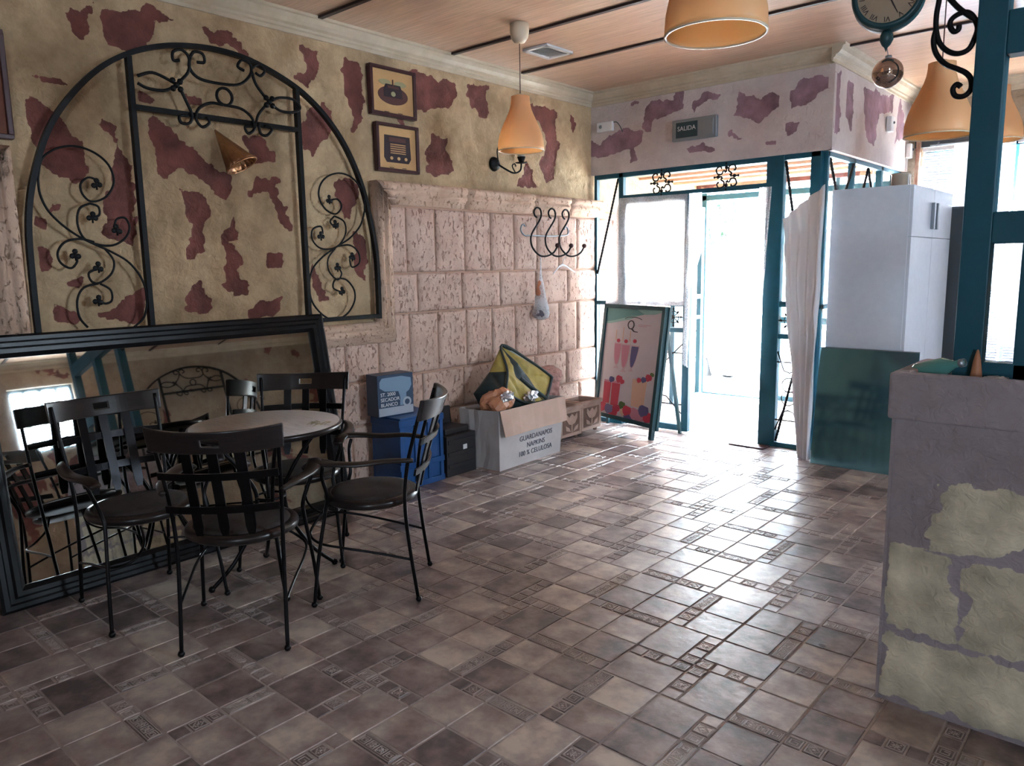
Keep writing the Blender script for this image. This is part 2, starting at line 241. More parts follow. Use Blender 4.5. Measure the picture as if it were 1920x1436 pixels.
M = {}
M['plaster'] = plaster_mat('cream_plaster_peeling', (.57, .405, .24), (.35, .235, .13), (.18, .060, .048))
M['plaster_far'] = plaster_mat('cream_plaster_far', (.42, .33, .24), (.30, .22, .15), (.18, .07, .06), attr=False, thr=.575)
M['plaster_entr'] = plaster_mat('mauve_plaster', (.62, .53, .50), (.52, .43, .41), (.29, .17, .20))
M['stone'] = stone_mat('travertine_cladding', (.62, .44, .36), (.50, .335, .265), (.33, .19, .145))
M['stone_trim'] = stone_mat('travertine_moulding', (.64, .44, .33), (.52, .34, .24), (.33, .2, .13))
M['joint'] = mat('stone_joint', (.46, .29, .21), .95)
M['cornice'] = mat('cream_cornice', (.58, .48, .36), .45, col2=(.46, .37, .26), nscale=4)
M['iron'] = mat('black_wrought_iron', (.006, .006, .007), .5, .1, bump=.15, bscale=80, ior=1.3)
M['teal'] = mat('dark_metal_teal_glare', (.008, .085, .125), .5, 0, col2=(.007, .07, .10), nscale=8)  # teal lens glare put into the colour of the dark frames
M['chairiron'] = mat('black_chair_iron', (.012, .011, .012), .30, .8)
M['chairwood'] = mat('black_brown_wood', (.012, .009, .009), .32, 0, col2=(.022, .015, .014), nscale=14, stretch=(1, 1, 6), coat=.12, ior=1.4)
M['seat'] = mat('dark_brown_seat_fabric', (.030, .022, .020), .85, col2=(.042, .030, .027), nscale=40, bump=.3, bscale=400)
M['tabletop'] = mat('worn_grey_brown_wood', (.42, .385, .37), .28, col2=(.56, .52, .50), nscale=9, stretch=(1, 5, 1), bump=.06, bscale=60)
M['frameblack'] = mat('black_lacquer', (.006, .006, .007), .30, ior=1.36)
M['mirror'] = mat('mirror_glass', (.50, .50, .48), .02, 1.0)
M['smoked'] = mat('smoked_mirror_teal_glare', (.20, .46, .56), .07, .85)  # dark mirror; the teal of the glare over it is mixed into its colour
M['glass'] = mat('window_glass', (1, 1, 1), 0, trans=1, ior=1.02)
M['white'] = mat('white_laminate', (.62, .67, .75), .45, col2=(.58, .63, .71), nscale=20)
M['greymetal'] = mat('grey_metal', (.30, .33, .36), .4, .7)
M['darkgrey'] = mat('dark_grey_steel', (.06, .075, .09), .4, .3)
M['gold'] = mat('gilded_ceramic', (.42, .22, .09), .28, .55, col2=(.26, .11, .05), nscale=10)
M['paper'] = mat('aged_ochre_paper', (.55, .33, .14), .7, col2=(.48, .28, .12), nscale=5)
M['framewood'] = mat('dark_red_wood_frame', (.055, .016, .018), .45)
M['inkbrown'] = mat('print_brown', (.085, .03, .028), .7)
M['inkdark'] = mat('print_dark', (.03, .016, .02), .7)
M['inkgreen'] = mat('print_sage', (.33, .30, .16), .7)
M['inkrust'] = mat('print_rust', (.20, .075, .045), .7)
M['amber'] = mat('amber_plastic', (.94, .66, .38), .35, translucent=.6)
M['cream_plastic'] = mat('cream_plastic', (.62, .50, .36), .45)
M['white_plastic'] = mat('white_plastic', (.68, .66, .66), .4)
M['lace'] = None
M['bulb'] = mat('frosted_glass_bulb', (.9, .88, .84), .35, trans=.5)
M['concrete'] = mat('sidewalk_pale', (.55, .52, .48), .9, col2=(.45, .42, .39), nscale=3)
def pane_mat(name, tint=(1, 1, 1), gl=.06, white=0):
    m = bpy.data.materials.new(name); m.use_nodes = True; nt = m.node_tree; nt.nodes.remove(nt.nodes['Principled BSDF'])
    t = nd(nt, 'ShaderNodeBsdfTransparent'); t.inputs[0].default_value = (*tint, 1)
    g = nd(nt, 'ShaderNodeBsdfGlossy'); g.inputs['Roughness'].default_value = .03
    mx = nd(nt, 'ShaderNodeMixShader'); mx.inputs[0].default_value = gl
    nt.links.new(t.outputs[0], mx.inputs[1]); nt.links.new(g.outputs[0], mx.inputs[2])
    nt.links.new(mx.outputs[0], nt.nodes['Material Output'].inputs[0])
    return m
M['pane'] = pane_mat('clear_window_pane', (.95, .97, .97))
def lace_mat(name, col, holes=.45, tl=.5, scale=60, dens=.8):
    m = bpy.data.materials.new(name); m.use_nodes = True; nt = m.node_tree; L = nt.links; nt.nodes.remove(nt.nodes['Principled BSDF'])
    d = nd(nt, 'ShaderNodeBsdfDiffuse'); d.inputs[0].default_value = (*col, 1)
    tr = nd(nt, 'ShaderNodeBsdfTranslucent'); tr.inputs[0].default_value = (*col, 1)
    m1 = nd(nt, 'ShaderNodeMixShader'); m1.inputs[0].default_value = tl; L.new(d.outputs[0], m1.inputs[1]); L.new(tr.outputs[0], m1.inputs[2])
    tp = nd(nt, 'ShaderNodeBsdfTransparent')
    tc = nd(nt, 'ShaderNodeTexCoord'); v = nd(nt, 'ShaderNodeTexVoronoi', feature='DISTANCE_TO_EDGE'); v.inputs['Scale'].default_value = scale; L.new(tc.outputs['Object'], v.inputs['Vector'])
    v2 = nd(nt, 'ShaderNodeTexVoronoi'); v2.inputs['Scale'].default_value = scale/6; L.new(tc.outputs['Object'], v2.inputs['Vector'])
    a = nd(nt, 'ShaderNodeMath', operation='LESS_THAN'); a.inputs[1].default_value = .10; L.new(v.outputs['Distance'], a.inputs[0])
    b = nd(nt, 'ShaderNodeMath', operation='LESS_THAN'); b.inputs[1].default_value = .28; L.new(v2.outputs['Distance'], b.inputs[0])
    c = nd(nt, 'ShaderNodeMath', operation='MAXIMUM'); L.new(a.outputs[0], c.inputs[0]); L.new(b.outputs[0], c.inputs[1])
    r = nd(nt, 'ShaderNodeMapRange'); r.inputs['To Min'].default_value = 1-holes; r.inputs['To Max'].default_value = dens; L.new(c.outputs[0], r.inputs[0])
    mx = nd(nt, 'ShaderNodeMixShader'); L.new(r.outputs[0], mx.inputs[0]); L.new(tp.outputs[0], mx.inputs[1]); L.new(m1.outputs[0], mx.inputs[2]); L.new(mx.outputs[0], nt.nodes['Material Output'].inputs[0])
    return m
M['lace'] = lace_mat('white_lace', (.76, .76, .78), .5, .5)
M['drape'] = lace_mat('heavy_lace', (.80, .80, .84), .003, .012, 34, .999)
M['sheer'] = lace_mat('sheer_white', (.74, .75, .78), .35, .5, 45, .85)

# ------------------------------------------------------------------ floor: real tile layout, centre crosses every 0.87 m
P0, SX, SY = .87, -1.262, 2.430
GAP = .0035
def tile_mat():
    m = mat('glazed_terracotta_tile', (.2, .1, .08), .38, ior=1.6); nt = m.node_tree; b = nt.nodes['Principled BSDF']; L = nt.links
    at = nd(nt, 'ShaderNodeAttribute', attribute_name='tone'); tc = nd(nt, 'ShaderNodeTexCoord')
    n = nd(nt, 'ShaderNodeTexNoise'); n.inputs['Scale'].default_value = 7; n.inputs['Detail'].default_value = 8; n.inputs['Roughness'].default_value = .6
    cb = nd(nt, 'ShaderNodeVectorMath', operation='MULTIPLY_ADD'); cb.inputs[1].default_value = (9, 9, 9); L.new(at.outputs['Color'], cb.inputs[0]); L.new(tc.outputs['Object'], cb.inputs[2]); L.new(cb.outputs[0], n.inputs['Vector'])
    s = nd(nt, 'ShaderNodeMath', operation='MULTIPLY_ADD'); s.inputs[1].default_value = .50; L.new(at.outputs['Fac'], s.inputs[0])
    s2 = nd(nt, 'ShaderNodeMath', operation='MULTIPLY_ADD'); s2.inputs[1].default_value = 1.8; s2.inputs[2].default_value = -.66; L.new(n.outputs[0], s2.inputs[0]); L.new(s2.outputs[0], s.inputs[2])
    r = nd(nt, 'ShaderNodeValToRGB'); e = r.color_ramp.elements
    e[0].position = .15; e[0].color = (.10, .076, .076, 1); e[1].position = .9; e[1].color = (.52, .43, .36, 1)
    k = e.new(.42); k.color = (.235, .172, .160, 1); k = e.new(.68); k.color = (.36, .29, .26, 1)
    L.new(s.outputs[0], r.inputs[0]); L.new(r.outputs[0], b.inputs['Base Color'])
    n2 = nd(nt, 'ShaderNodeTexNoise'); n2.inputs['Scale'].default_value = 5; L.new(tc.outputs['Object'], n2.inputs['Vector'])
    r2 = nd(nt, 'ShaderNodeMapRange'); r2.inputs['To Min'].default_value = .22; r2.inputs['To Max'].default_value = .44; L.new(n2.outputs[0], r2.inputs[0]); L.new(r2.outputs[0], b.inputs['Roughness'])
    n3 = nd(nt, 'ShaderNodeTexNoise'); n3.inputs['Scale'].default_value = 22; n3.inputs['Detail'].default_value = 6; L.new(tc.outputs['Object'], n3.inputs['Vector'])
    bp = nd(nt, 'ShaderNodeBump'); bp.inputs['Strength'].default_value = .28; bp.inputs['Distance'].default_value = .006; L.new(n3.outputs[0], bp.inputs['Height']); L.new(bp.outputs[0], b.inputs['Normal'])
    return m
M['tile'] = tile_mat()
M['grout'] = mat('pale_grout', (.50, .43, .40), .9, col2=(.30, .24, .22), nscale=5)
M['relief'] = mat('tile_relief', (.40, .33, .30), .38, col2=(.30, .24, .22), nscale=9, ior=1.6)
def build_floor(X0, X1, Y0, Y1):
    V = []; F = []; MI = []; tone = []
    def q(x0, x1, y0, y1, z, mi, t):
        n = len(V); V.extend([(x0, y0, z), (x1, y0, z), (x1, y1, z), (x0, y1, z)]); F.append((n, n+1, n+2, n+3)); MI.append(mi); tone.append(t)
    def tile(x0, x1, y0, y1, t=None, z=0):
        x0 = max(x0, X0); x1 = min(x1, X1); y0 = max(y0, Y0); y1 = min(y1, Y1)
        if x1-x0 < .01 or y1-y0 < .01: return
        g = GAP; b = .0025; t = random.random() if t is None else t
        n = len(V)
        V.extend([(x0+g, y0+g, z-.003), (x1-g, y0+g, z-.003), (x1-g, y1-g, z-.003), (x0+g, y1-g, z-.003),
                  (x0+g+b, y0+g+b, z), (x1-g-b, y0+g+b, z), (x1-g-b, y1-g-b, z), (x0+g+b, y1-g-b, z)])
        for f in ((4,5,6,7), (0,1,5,4), (1,2,6,5), (2,3,7,6), (3,0,4,7)):
            F.append(tuple(n+i for i in f)); MI.append(0); tone.append(t)
    def ridge(x0, x1, y0, y1):
        h = .0013; b = .0012; n = len(V)
        V.extend([(x0, y0, 0), (x1, y0, 0), (x1, y1, 0), (x0, y1, 0), (x0+b, y0+b, h), (x1-b, y0+b, h), (x1-b, y1-b, h), (x0+b, y1-b, h)])
        for f in ((4,5,6,7), (0,1,5,4), (1,2,6,5), (2,3,7,6), (3,0,4,7)):
            F.append(tuple(n+i for i in f)); MI.append(2); tone.append(.5)
    w = .0042
    def rect_r(x0, x1, y0, y1):
        ridge(x0, x1, y0, y0+w); ridge(x0, x1, y1-w, y1); ridge(x0, x0+w, y0, y1); ridge(x1-w, x1, y0, y1)
    def orn(cx, cy, s, kind):
        if not (-4.25 < cx < 0.2 and .2 < cy < 7.9) : return
        h = s/2
        rect_r(cx-h, cx+h, cy-h, cy+h)
        if kind == 0:    # meander
            h2 = h*.58; ridge(cx-h2, cx+h2, cy+h2-w, cy+h2); ridge(cx-h2, cx-h2+w, cy-h2, cy+h2); ridge(cx-h2, cx+h2, cy-h2, cy-h2+w); ridge(cx+h2-w, cx+h2, cy-h2, cy+h*.15); ridge(cx-h*.1, cx+h2, cy+h*.02, cy+h*.02+w)
        elif kind == 1:  # flower cross
            for a in range(4):
                sx, sy = ((1,1),(1,-1),(-1,1),(-1,-1))[a]
                for k in (.25, .5, .75): ridge(cx+sx*h*k-w*.7, cx+sx*h*k+w*.7, cy+sy*h*k-w*.7, cy+sy*h*k+w*.7)
            ridge(cx-h*.6, cx+h*.6, cy-w/2, cy+w/2); ridge(cx-w/2, cx+w/2, cy-h*.6, cy+h*.6)
        else:            # diamond
            for k in range(-3, 4):
                a = k/3*.7; o = (1-abs(k)/3)*.7
                for sg in (-1, 1): ridge(cx+a*h-w, cx+a*h+w, cy+sg*o*h-w*.6, cy+sg*o*h+w*.6)
            ridge(cx-w*1.2, cx+w*1.2, cy-w*1.2, cy+w*1.2)
    S = .062
    def strip(x0, y0, L, horiz, seq, rev=False):
        seq = seq[::-1] if rev else seq; n = len(seq); t = random.random()*.6
        for i, k in enumerate(seq):
            a0 = i*L/n; a1 = (i+1)*L/n
            if horiz: tile(x0+a0, x0+a1, y0, y0+S+.003, t); c = (x0+(a0+a1)/2, y0+S/2+.001)
            else: tile(x0, x0+S+.003, y0+a0, y0+a1, t); c = (x0+S/2+.001, y0+(a0+a1)/2)
            if k >= 0: orn(c[0], c[1], S*.80, k)
    def framed(x0, y0, L, horiz):
        t = random.random()*.6
        if horiz: r = (x0, x0+L, y0, y0+S+.003)
        else: r = (x0, x0+S+.003, y0, y0+L)
        tile(*r, t)
        cx, cy = (r[0]+r[1])/2, (r[2]+r[3])/2
        if not (-4.25 < cx < 0.2 and .2 < cy < 7.9): return
        rect_r(r[0]+.007, r[1]-.007, r[2]+.007, r[3]-.007)
        for i, k in enumerate((0, 2, 1, 0)):
            o = (i-1.5)*L*.225
            orn(cx+(o if horiz else 0), cy+(0 if horiz else o), S*.58, k)
    A, B_, Cc = .25, .435, .62
    i0 = int((X0-SX)//P0)-1; i1 = int((X1-SX)//P0)+1; j0 = int((Y0-SY)//P0)-1; j1 = int((Y1-SY)//P0)+1
    for i in range(i0, i1+1):
        for j in range(j0, j1+1):
            x = SX+i*P0; y = SY+j*P0; s = S+.003
            # quadrants around the centre (pinwheel)
            strip(x-s, y, A, False, (0, -1, 1, -1)); tile(x-A, x-s, y, y+A)           # (-,+)
            strip(x, y, A, True, (0, -1, 1, -1)); tile(x, x+A, y+s, y+A)               # (+,+)
            strip(x, y-A, A, False, (-1, 1, -1, 0)); tile(x+s, x+A, y-A, y)            # (+,-)
            strip(x-A, y-s, A, True, (-1, 1, -1, 0)); tile(x-A, x, y-A, y-s)           # (-,-)
            # side cells in y from A to Cc
            strip(x-A, y+A, B_-A, False, (-1, 2, 0)); framed(x-A, y+B_, Cc-B_, False)
            tile(x-A+s, x, y+A, y+B_); tile(x-A+s, x, y+B_, y+Cc)
            framed(x+A-s, y+A, B_-A, False); strip(x+A-s, y+B_, Cc-B_, False, (0, 2, -1))
            tile(x, x+A-s, y+A, y+B_); tile(x, x+A-s, y+B_, y+Cc)
            # side cells in x from A to Cc
            strip(x+A, y+A-s, B_-A, True, (-1, 2, 0)); framed(x+B_, y+A-s, Cc-B_, True)
            tile(x+A, x+B_, y, y+A-s); tile(x+B_, x+Cc, y, y+A-s)
            framed(x+A, y-A, B_-A, True); strip(x+B_, y-A, Cc-B_, True, (0, 2, -1))
            tile(x+A, x+B_, y-A+s, y); tile(x+B_, x+Cc, y-A+s, y)
            for u in ((A, B_), (B_, Cc)):
                for v in ((A, B_), (B_, Cc)): tile(x+u[0], x+u[1], y+v[0], y+v[1])
    q(X0, X1, Y0, Y1, -.0028, 1, 0)
    q(X0, X1, Y0, Y1, -.12, 1, 0)
    me = bpy.data.meshes.new('floor'); me.from_pydata(V, [], F)
    for k in ('tile', 'grout', 'relief'): me.materials.append(M[k])
    me.polygons.foreach_set('material_index', MI)
    at = me.attributes.new('tone', 'FLOAT', 'FACE'); at.data.foreach_set('value', tone)
    o = bpy.data.objects.new('floor', me); COL.objects.link(o); o['kind'] = 'structure'
    return o
build_floor(-4.26, 3.5, -3.5, 8.0)

# ------------------------------------------------------------------ wall surfaces with peeled patches
def patch_wall(name, fn, nrm, u0, u1, v0, v1, step, patches, mat_, parent=None, amp=.006, rec=.006, raised=False, kind=None, back=.05, jit=.024):
    nu = int((u1-u0)/step); nv = int((v1-v0)/step)
    us = np.linspace(u0, u1, nu+1); vs_ = np.linspace(v0, v1, nv+1)
    U, V_ = np.meshgrid(us, vs_, indexing='ij')
    WU = np.zeros_like(U); WV = np.zeros_like(U); H = np.zeros_like(U)
    for i in range(nu+1):
        for j in range(nv+1):
            p = Vector((us[i]*9, vs_[j]*9, 0)); q = Vector((us[i]*30, vs_[j]*30, 5))
            WU[i, j] = noise.noise(p)*jit*1.6+noise.noise(q)*jit*1.1; WV[i, j] = noise.noise(p+Vector((0, 0, 9)))*jit*1.6+noise.noise(q+Vector((0, 0, 7)))*jit*.7
            r = Vector((us[i]*5+.6*noise.noise(Vector((us[i]*3, vs_[j]*3, 2))), vs_[j]*5, 3))
            H[i, j] = (1-abs(noise.noise(r))*2.2)*.55+noise.noise(r*3.1)*.5+noise.noise(r*7)*.2
    mask = np.zeros(U.shape, dtype=bool)
    A_, B_ = U+WU, V_+WV
    for poly in patches:
        px = np.array([p[0] for p in poly]); py = np.array([p[1] for p in poly]); n = len(poly)
        ins = np.zeros(U.shape, dtype=bool); j = n-1
        for i in range(n):
            if abs(py[j]-py[i]) > 1e-9:
                ins ^= ((py[i] > B_) != (py[j] > B_)) & (A_ < (px[j]-px[i])*(B_-py[i])/(py[j]-py[i])+px[i])
            j = i
        mask |= ins
    m = mask.astype(float)
    k = m.copy(); k[1:-1, 1:-1] = (m[1:-1, 1:-1]*2+m[:-2, 1:-1]+m[2:, 1:-1]+m[1:-1, :-2]+m[1:-1, 2:])/6
    D = H*amp*(1-.55*k)-rec*k*(-1 if raised else 1)
    D[0, :] = D[-1, :] = 0; D[:, 0] = D[:, -1] = 0
    P = [fn(U[i, j], V_[i, j], D[i, j]) for i in range(nu+1) for j in range(nv+1)]
    faces = [(i*(nv+1)+j, (i+1)*(nv+1)+j, (i+1)*(nv+1)+j+1, i*(nv+1)+j+1) for i in range(nu) for j in range(nv)]
    nfr = len(faces); nP = len(P)
    cs = [(u0, v0), (u1, v0), (u1, v1), (u0, v1)]
    P += [fn(u, v, 0) for u, v in cs]+[fn(u, v, -back) for u, v in cs]
    faces += [(nP+4, nP+5, nP+6, nP+7)]+[(nP+a, nP+(a+1) % 4, nP+4+(a+1) % 4, nP+4+a) for a in range(4)]
    me = bpy.data.meshes.new(name); me.from_pydata([tuple(p) for p in P], [], faces); me.materials.append(mat_)
    at = me.attributes.new('patch', 'FLOAT', 'POINT'); at.data.foreach_set('value', list(k.flatten())+[0]*8)
    me.polygons.foreach_set('use_smooth', [True]*nfr+[False]*5)
    o = bpy.data.objects.new(name, me); COL.objects.link(o)
    if parent is not None: o.parent = parent
    if kind: o['kind'] = kind
    return o
XW = -4.25
b = MB(); b.box(XW-.18, XW-.05, -3.5, 8.0, 0, 3.05)
wall_left = b.build('wall_left', M['plaster']); wall_left['kind'] = 'structure'
wl = Vector(wall_left.location)
def in_parent(o, par): o.location = -root_off(par); return o
in_parent(patch_wall('plaster_face', lambda u, v, d: (XW+d, u, v), None, .9, 5.95, 1.10, 3.03, .0135, LEFT_PATCHES, M['plaster'], wall_left, amp=.014, rec=.008), wall_left)
E1 = [[(-2.2, 1.9), (-1.7, 2.1), (-1.8, 2.7), (-2.5, 2.5)], [(-.6, 1.3), (.1, 1.5), (0, 2.2), (-.5, 2.1)], [(.3, 2.3), (.8, 2.5), (.7, 2.9), (.2, 2.8)]]
in_parent(patch_wall('plaster_face', lambda u, v, d: (XW+d, u, v), None, -3.5, .9, 0, 3.03, .05, E1, M['plaster'], wall_left), wall_left)
in_parent(patch_wall('plaster_face', lambda u, v, d: (XW+d, u, v), None, 5.95, 8.0, 1.9, 3.03, .05, [], M['plaster'], wall_left), wall_left)

# travertine cladding: blocks, each course with its own joints
def clad_block(mb, u0, u1, v0, v1, fn, dep, g=.006, seed=0, rough=.004, r=.012):
    nu = max(3, int((u1-u0)/.026)); nv = max(3, int((v1-v0)/.026))
    us = [u0+g]+[u0+g+r+(u1-u0-2*g-2*r)*i/(nu-2) for i in range(nu-1)]+[u1-g]
    vs = [v0+g]+[v0+g+r+(v1-v0-2*g-2*r)*i/(nv-2) for i in range(nv-1)]+[v1-g]
    P = []
    for i, u in enumerate(us):
        for j, v in enumerate(vs):
            e = (i in (0, nu)) or (j in (0, nv))
            wu = noise.noise(Vector((u*14, v*14, seed)))*.004 if e else 0
            d = dep-(.012 if e else 0)+noise.noise(Vector((u*11, v*11, seed)))*rough*1.3+noise.noise(Vector((u*37, v*30, seed+3)))*rough
            P.append(fn(u+wu, v+wu, d))
    W_ = nv+1
    mb.add(P, [(i*W_+j, (i+1)*W_+j, (i+1)*W_+j+1, i*W_+j+1) for i in range(nu) for j in range(nv)], True)
    # side skirts back to the bed
    ring = [(i, 0) for i in range(nu+1)]+[(nu, j) for j in range(1, nv+1)]+[(i, nv) for i in range(nu-1, -1, -1)]+[(0, j) for j in range(nv-1, 0, -1)]
    fr = [P[i*W_+j] for i, j in ring]; bk = [fn(us[i], vs[j], -.004) for i, j in ring]; n = len(ring)
    mb.add(fr+bk, [(k, (k+1) % n, n+(k+1) % n, n+k) for k in range(n)])
XS = -4.225
fnL = lambda u, v, d: (XS+d, u, v)
tall1 = [1.24, 1.29, 1.58, 1.875, 2.165, 2.46, 2.755, 3.05, 3.34, 3.631, 3.914, 4.221, 4.515, 4.804, 5.1, 5.402, 5.675, 5.96, 6.25, 6.54, 6.83, 7.12, 7.41, 7.7, 8.0]
low1 = [1.24, 1.46, 1.91, 2.37, 2.82, 3.27, 3.723, 4.181, 4.622, 5.079, 5.525, 5.97, 6.42, 6.87, 7.32, 7.77, 8.0]
low2 = [1.24, 1.55, 2.0, 2.45, 2.9, 3.32, 3.74, 4.175, 4.795, 5.053, 5.503, 5.97, 6.42, 6.87, 7.32, 7.77, 8.0]
tall2 = [1.24, 1.70, 2.15, 2.62, 3.08, 3.50, 3.95, 4.40, 4.86, 5.32, 5.70, 6.1, 6.55, 7.0, 7.5, 8.0]
mb = MB(); sd = 0
for (z0, z1, us) in ((1.466, 1.935, tall1), (1.176, 1.466, low1), (.726, 1.176, tall1), (.42, .726, low2), (.0, .42, tall2)):
    for u0, u1 in zip(us[:-1], us[1:]):
        if z1 > 1.18 or z0 > 1.1:
            if u1 <= 3.40 : continue
            u0 = max(u0, 3.44)
        if z0 == .726 and u0 < 3.45:
            segs = [(u0, u1, z0, 1.02)] if u1 <= 3.45 else [(u0, u1, z0, z1)]
        else: segs = [(u0, u1, z0, z1)]
        for s_ in segs:
            sd += 1.7; clad_block(mb, *s_, fnL, .018+random.uniform(-.003, .003), seed=sd)
for k, (z0, z1) in enumerate(((0, .42), (.42, .73), (.73, 1.18), (1.18, 1.47), (1.47, 1.93))):
    for u0 in (-.6, -.15, .3, .75): 
        sd += 1.3; clad_block(mb, u0, min(u0+.45, 1.16), z0, z1, fnL, .018, seed=sd)
o = mb.build('stone_cladding', M['stone'], wall_left, bevel=0)
b = MB(); b.box(XW-.05, XS, 3.44, 8.0, 0, 1.99); b.box(XW-.05, XS, 1.2, 3.46, 0, 1.06); b.box(XW-.05, XS, -.6, 1.2, 0, 2.05)
b.build('cladding_bed', M['joint'], wall_left)
# carved stone moulding around the niche (profile: u across outwards, d depth)
prof = [(0, .0), (0, .075), (.02, .088), (.045, .085), (.052, .07), (.066, .07), (.075, .078), (.092, .078), (.10, .062), (.115, .058), (.122, .044), (.15, .040), (.155, 0)]
def mould(mb, path, outward):
    """path in (y,z) with 2D offsets directions per vertex"""
    n = len(prof); vs = []
    for (y, z), (dy, dz) in zip(path, outward):
        for (w_, d) in prof: vs.append((XS-.01+d, y+dy*w_, z+dz*w_))
    fs = []
    for i in range(len(path)-1):
        for k in range(n-1): fs.append((i*n+k, i*n+k+1, (i+1)*n+k+1, (i+1)*n+k))
    fs += [tuple(range(n)), tuple(range((len(path)-1)*n, len(path)*n))[::-1]]
    mb.add(vs, fs, True)
def pathseg(a, b_, k, out):
    return [(a[0]+(b_[0]-a[0])*i/k, a[1]+(b_[1]-a[1])*i/k) for i in range(k+1)], [out]*(k+1)
mb = MB()
js = [3.335, 4.21, 5.02, 5.52, 6.06]
for i, (a, b_) in enumerate(zip(js[:-1], js[1:])):
    p, q_ = pathseg((a+.003, 2.095), (b_-.003, 2.095), 8, (0, -1))
    if i == 0: p[0] = (3.335, 2.095); q_[0] = (1, -1); p = p[:1]+p[2:]; q_ = q_[:1]+q_[2:]
    mould(mb, p, q_)
mould(mb, [(3.335, 2.095), (3.335, 1.62), (3.335, 1.155-.02)], [(1, -1), (1, 0), (1, -1)])
mould(mb, [(3.335, 1.135), (3.0, 1.135), (2.1, 1.135), (1.19, 1.135)], [(1, -1), (0, -1), (0, -1), (-1, -1)])
mould(mb, [(1.19, 1.135), (1.19, 1.6), (1.19, 2.095)], [(-1, -1), (-1, 0), (-1, -1)])
mould(mb, [(1.19, 2.095), (1.0, 2.095), (-.6, 2.095)], [(-1, -1), (0, -1), (0, -1)])
mb.build('stone_moulding', M['stone_trim'], wall_left)

# ------------------------------------------------------------------ ceiling
def ceil_mat():
    m = mat('wood_laminate_ceiling', (.5, .25, .15), .28, ior=1.6, coat=.35); nt = m.node_tree; b = nt.nodes['Principled BSDF']; L = nt.links
    tc = nd(nt, 'ShaderNodeTexCoord'); mp = nd(nt, 'ShaderNodeMapping'); L.new(tc.outputs['Object'], mp.inputs[0])
    bk = nd(nt, 'ShaderNodeTexBrick'); bk.inputs['Color1'].default_value = (.56, .345, .225, 1); bk.inputs['Color2'].default_value = (.62, .40, .275, 1); bk.inputs['Mortar'].default_value = (.50, .29, .19, 1)
    bk.inputs['Scale'].default_value = 1; bk.inputs['Mortar Size'].default_value = .0008; bk.inputs['Brick Width'].default_value = .42; bk.inputs['Row Height'].default_value = .062; bk.inputs['Bias'].default_value = 0
    L.new(mp.outputs[0], bk.inputs['Vector'])
    m2 = nd(nt, 'ShaderNodeMapping'); m2.inputs['Scale'].default_value = (1.2, 18, 1); L.new(tc.outputs['Object'], m2.inputs[0])
    n = nd(nt, 'ShaderNodeTexNoise'); n.inputs['Scale'].default_value = 3; n.inputs['Detail'].default_value = 8; n.inputs['Roughness'].default_value = .6; L.new(m2.outputs[0], n.inputs['Vector'])
    r = nd(nt, 'ShaderNodeMapRange'); r.inputs['From Min'].default_value = .3; r.inputs['From Max'].default_value = .7; r.inputs['To Min'].default_value = .72; r.inputs['To Max'].default_value = 1.15; L.new(n.outputs[0], r.inputs[0])
    mx = nd(nt, 'ShaderNodeVectorMath', operation='SCALE'); L.new(bk.outputs[0], mx.inputs[0]); L.new(r.outputs[0], mx.inputs['Scale']); L.new(mx.outputs[0], b.inputs['Base Color'])
    return m
M['ceil'] = ceil_mat()
b = MB(); b.box(-4.3, 3.55, -3.55, 8.05, 3.05, 3.15); ceiling = b.build('ceiling', M['ceil'], autobase=False); ceiling['kind'] = 'structure'
M['slat'] = mat('dark_ceiling_strip', (.035, .018, .016), .5)
b = MB()
for y in (-2.5, -1.7, -.55, .65, 1.80, 2.95, 4.09, 4.87): b.box(-4.20, 3.5, y-.016, y+.016, 3.035, 3.052)
b.box(-2.06, 3.5, 5.955, 5.975, 3.035, 3.052)
o = b.build('trim_1', M['slat'], None, autobase=False); o['kind'] = 'structure'
cor = [(0, 2.935), (.012, 2.935), (.014, 2.955), (.026, 2.962), (.03, 2.975), (.05, 2.985), (.068, 3.005), (.078, 3.03), (.092, 3.035), (.095, 3.05), (0, 3.05)]
def cornice(name, a, b_, nrm):
    mb = MB(); n = len(cor); vs = []
    for p in (a, b_):
        for (d, z) in cor: vs.append((p[0]+nrm[0]*d, p[1]+nrm[1]*d, z))
    mb.add(vs, [(k, (k+1) % n, n+(k+1) % n, n+k) for k in range(n)]+[tuple(range(n))[::-1], tuple(range(n, 2*n))])
    o = mb.build(name, M['cornice'], autobase=False); o['kind'] = 'structure'; return o
cornice('trim_2', (XW, -3.5), (XW, 5.95), (1, 0)); cornice('trim_3', (XW, 5.95), (-2.06, 5.95), (0, -1)); cornice('trim_4', (-2.06, 5.86), (-2.06, 8.0), (1, 0))
cornice('trim_5', (-2.06, 8.0), (3.5, 8.0), (0, -1)); cornice('trim_6', (3.5, -3.5), (3.5, 8.0), (-1, 0))

# ------------------------------------------------------------------ entrance bulkhead
b = MB(); b.box(XW, -2.10, 5.99, 6.10, 2.33, 3.05); b.box(-2.17, -2.10, 6.1, 8.0, 2.33, 3.05); wall_ent = b.build('wall_entrance', M['plaster_entr']); wall_ent['kind'] = 'structure'
in_parent(patch_wall('plaster_face', lambda u, v, d: (u, 5.95-d, v), None, XW, -2.06, 2.325, 3.03, .0135, BACK_PATCHES, M['plaster_entr'], wall_ent, amp=.003, rec=.001, back=.045), wall_ent)
in_parent(patch_wall('plaster_face', lambda u, v, d: (-2.06+d, u, v), None, 5.95, 8.0, 2.325, 3.03, .0145, SIDE_PATCHES, M['plaster_entr'], wall_ent, amp=.006, rec=.003, back=.045), wall_ent)
b = MB(); b.box(XW, -2.17, 6.10, 8.0, 2.37, 2.42); 
o = b.build('ceiling_entrance', M['ceil'], autobase=False); o['kind'] = 'structure'
b = MB()
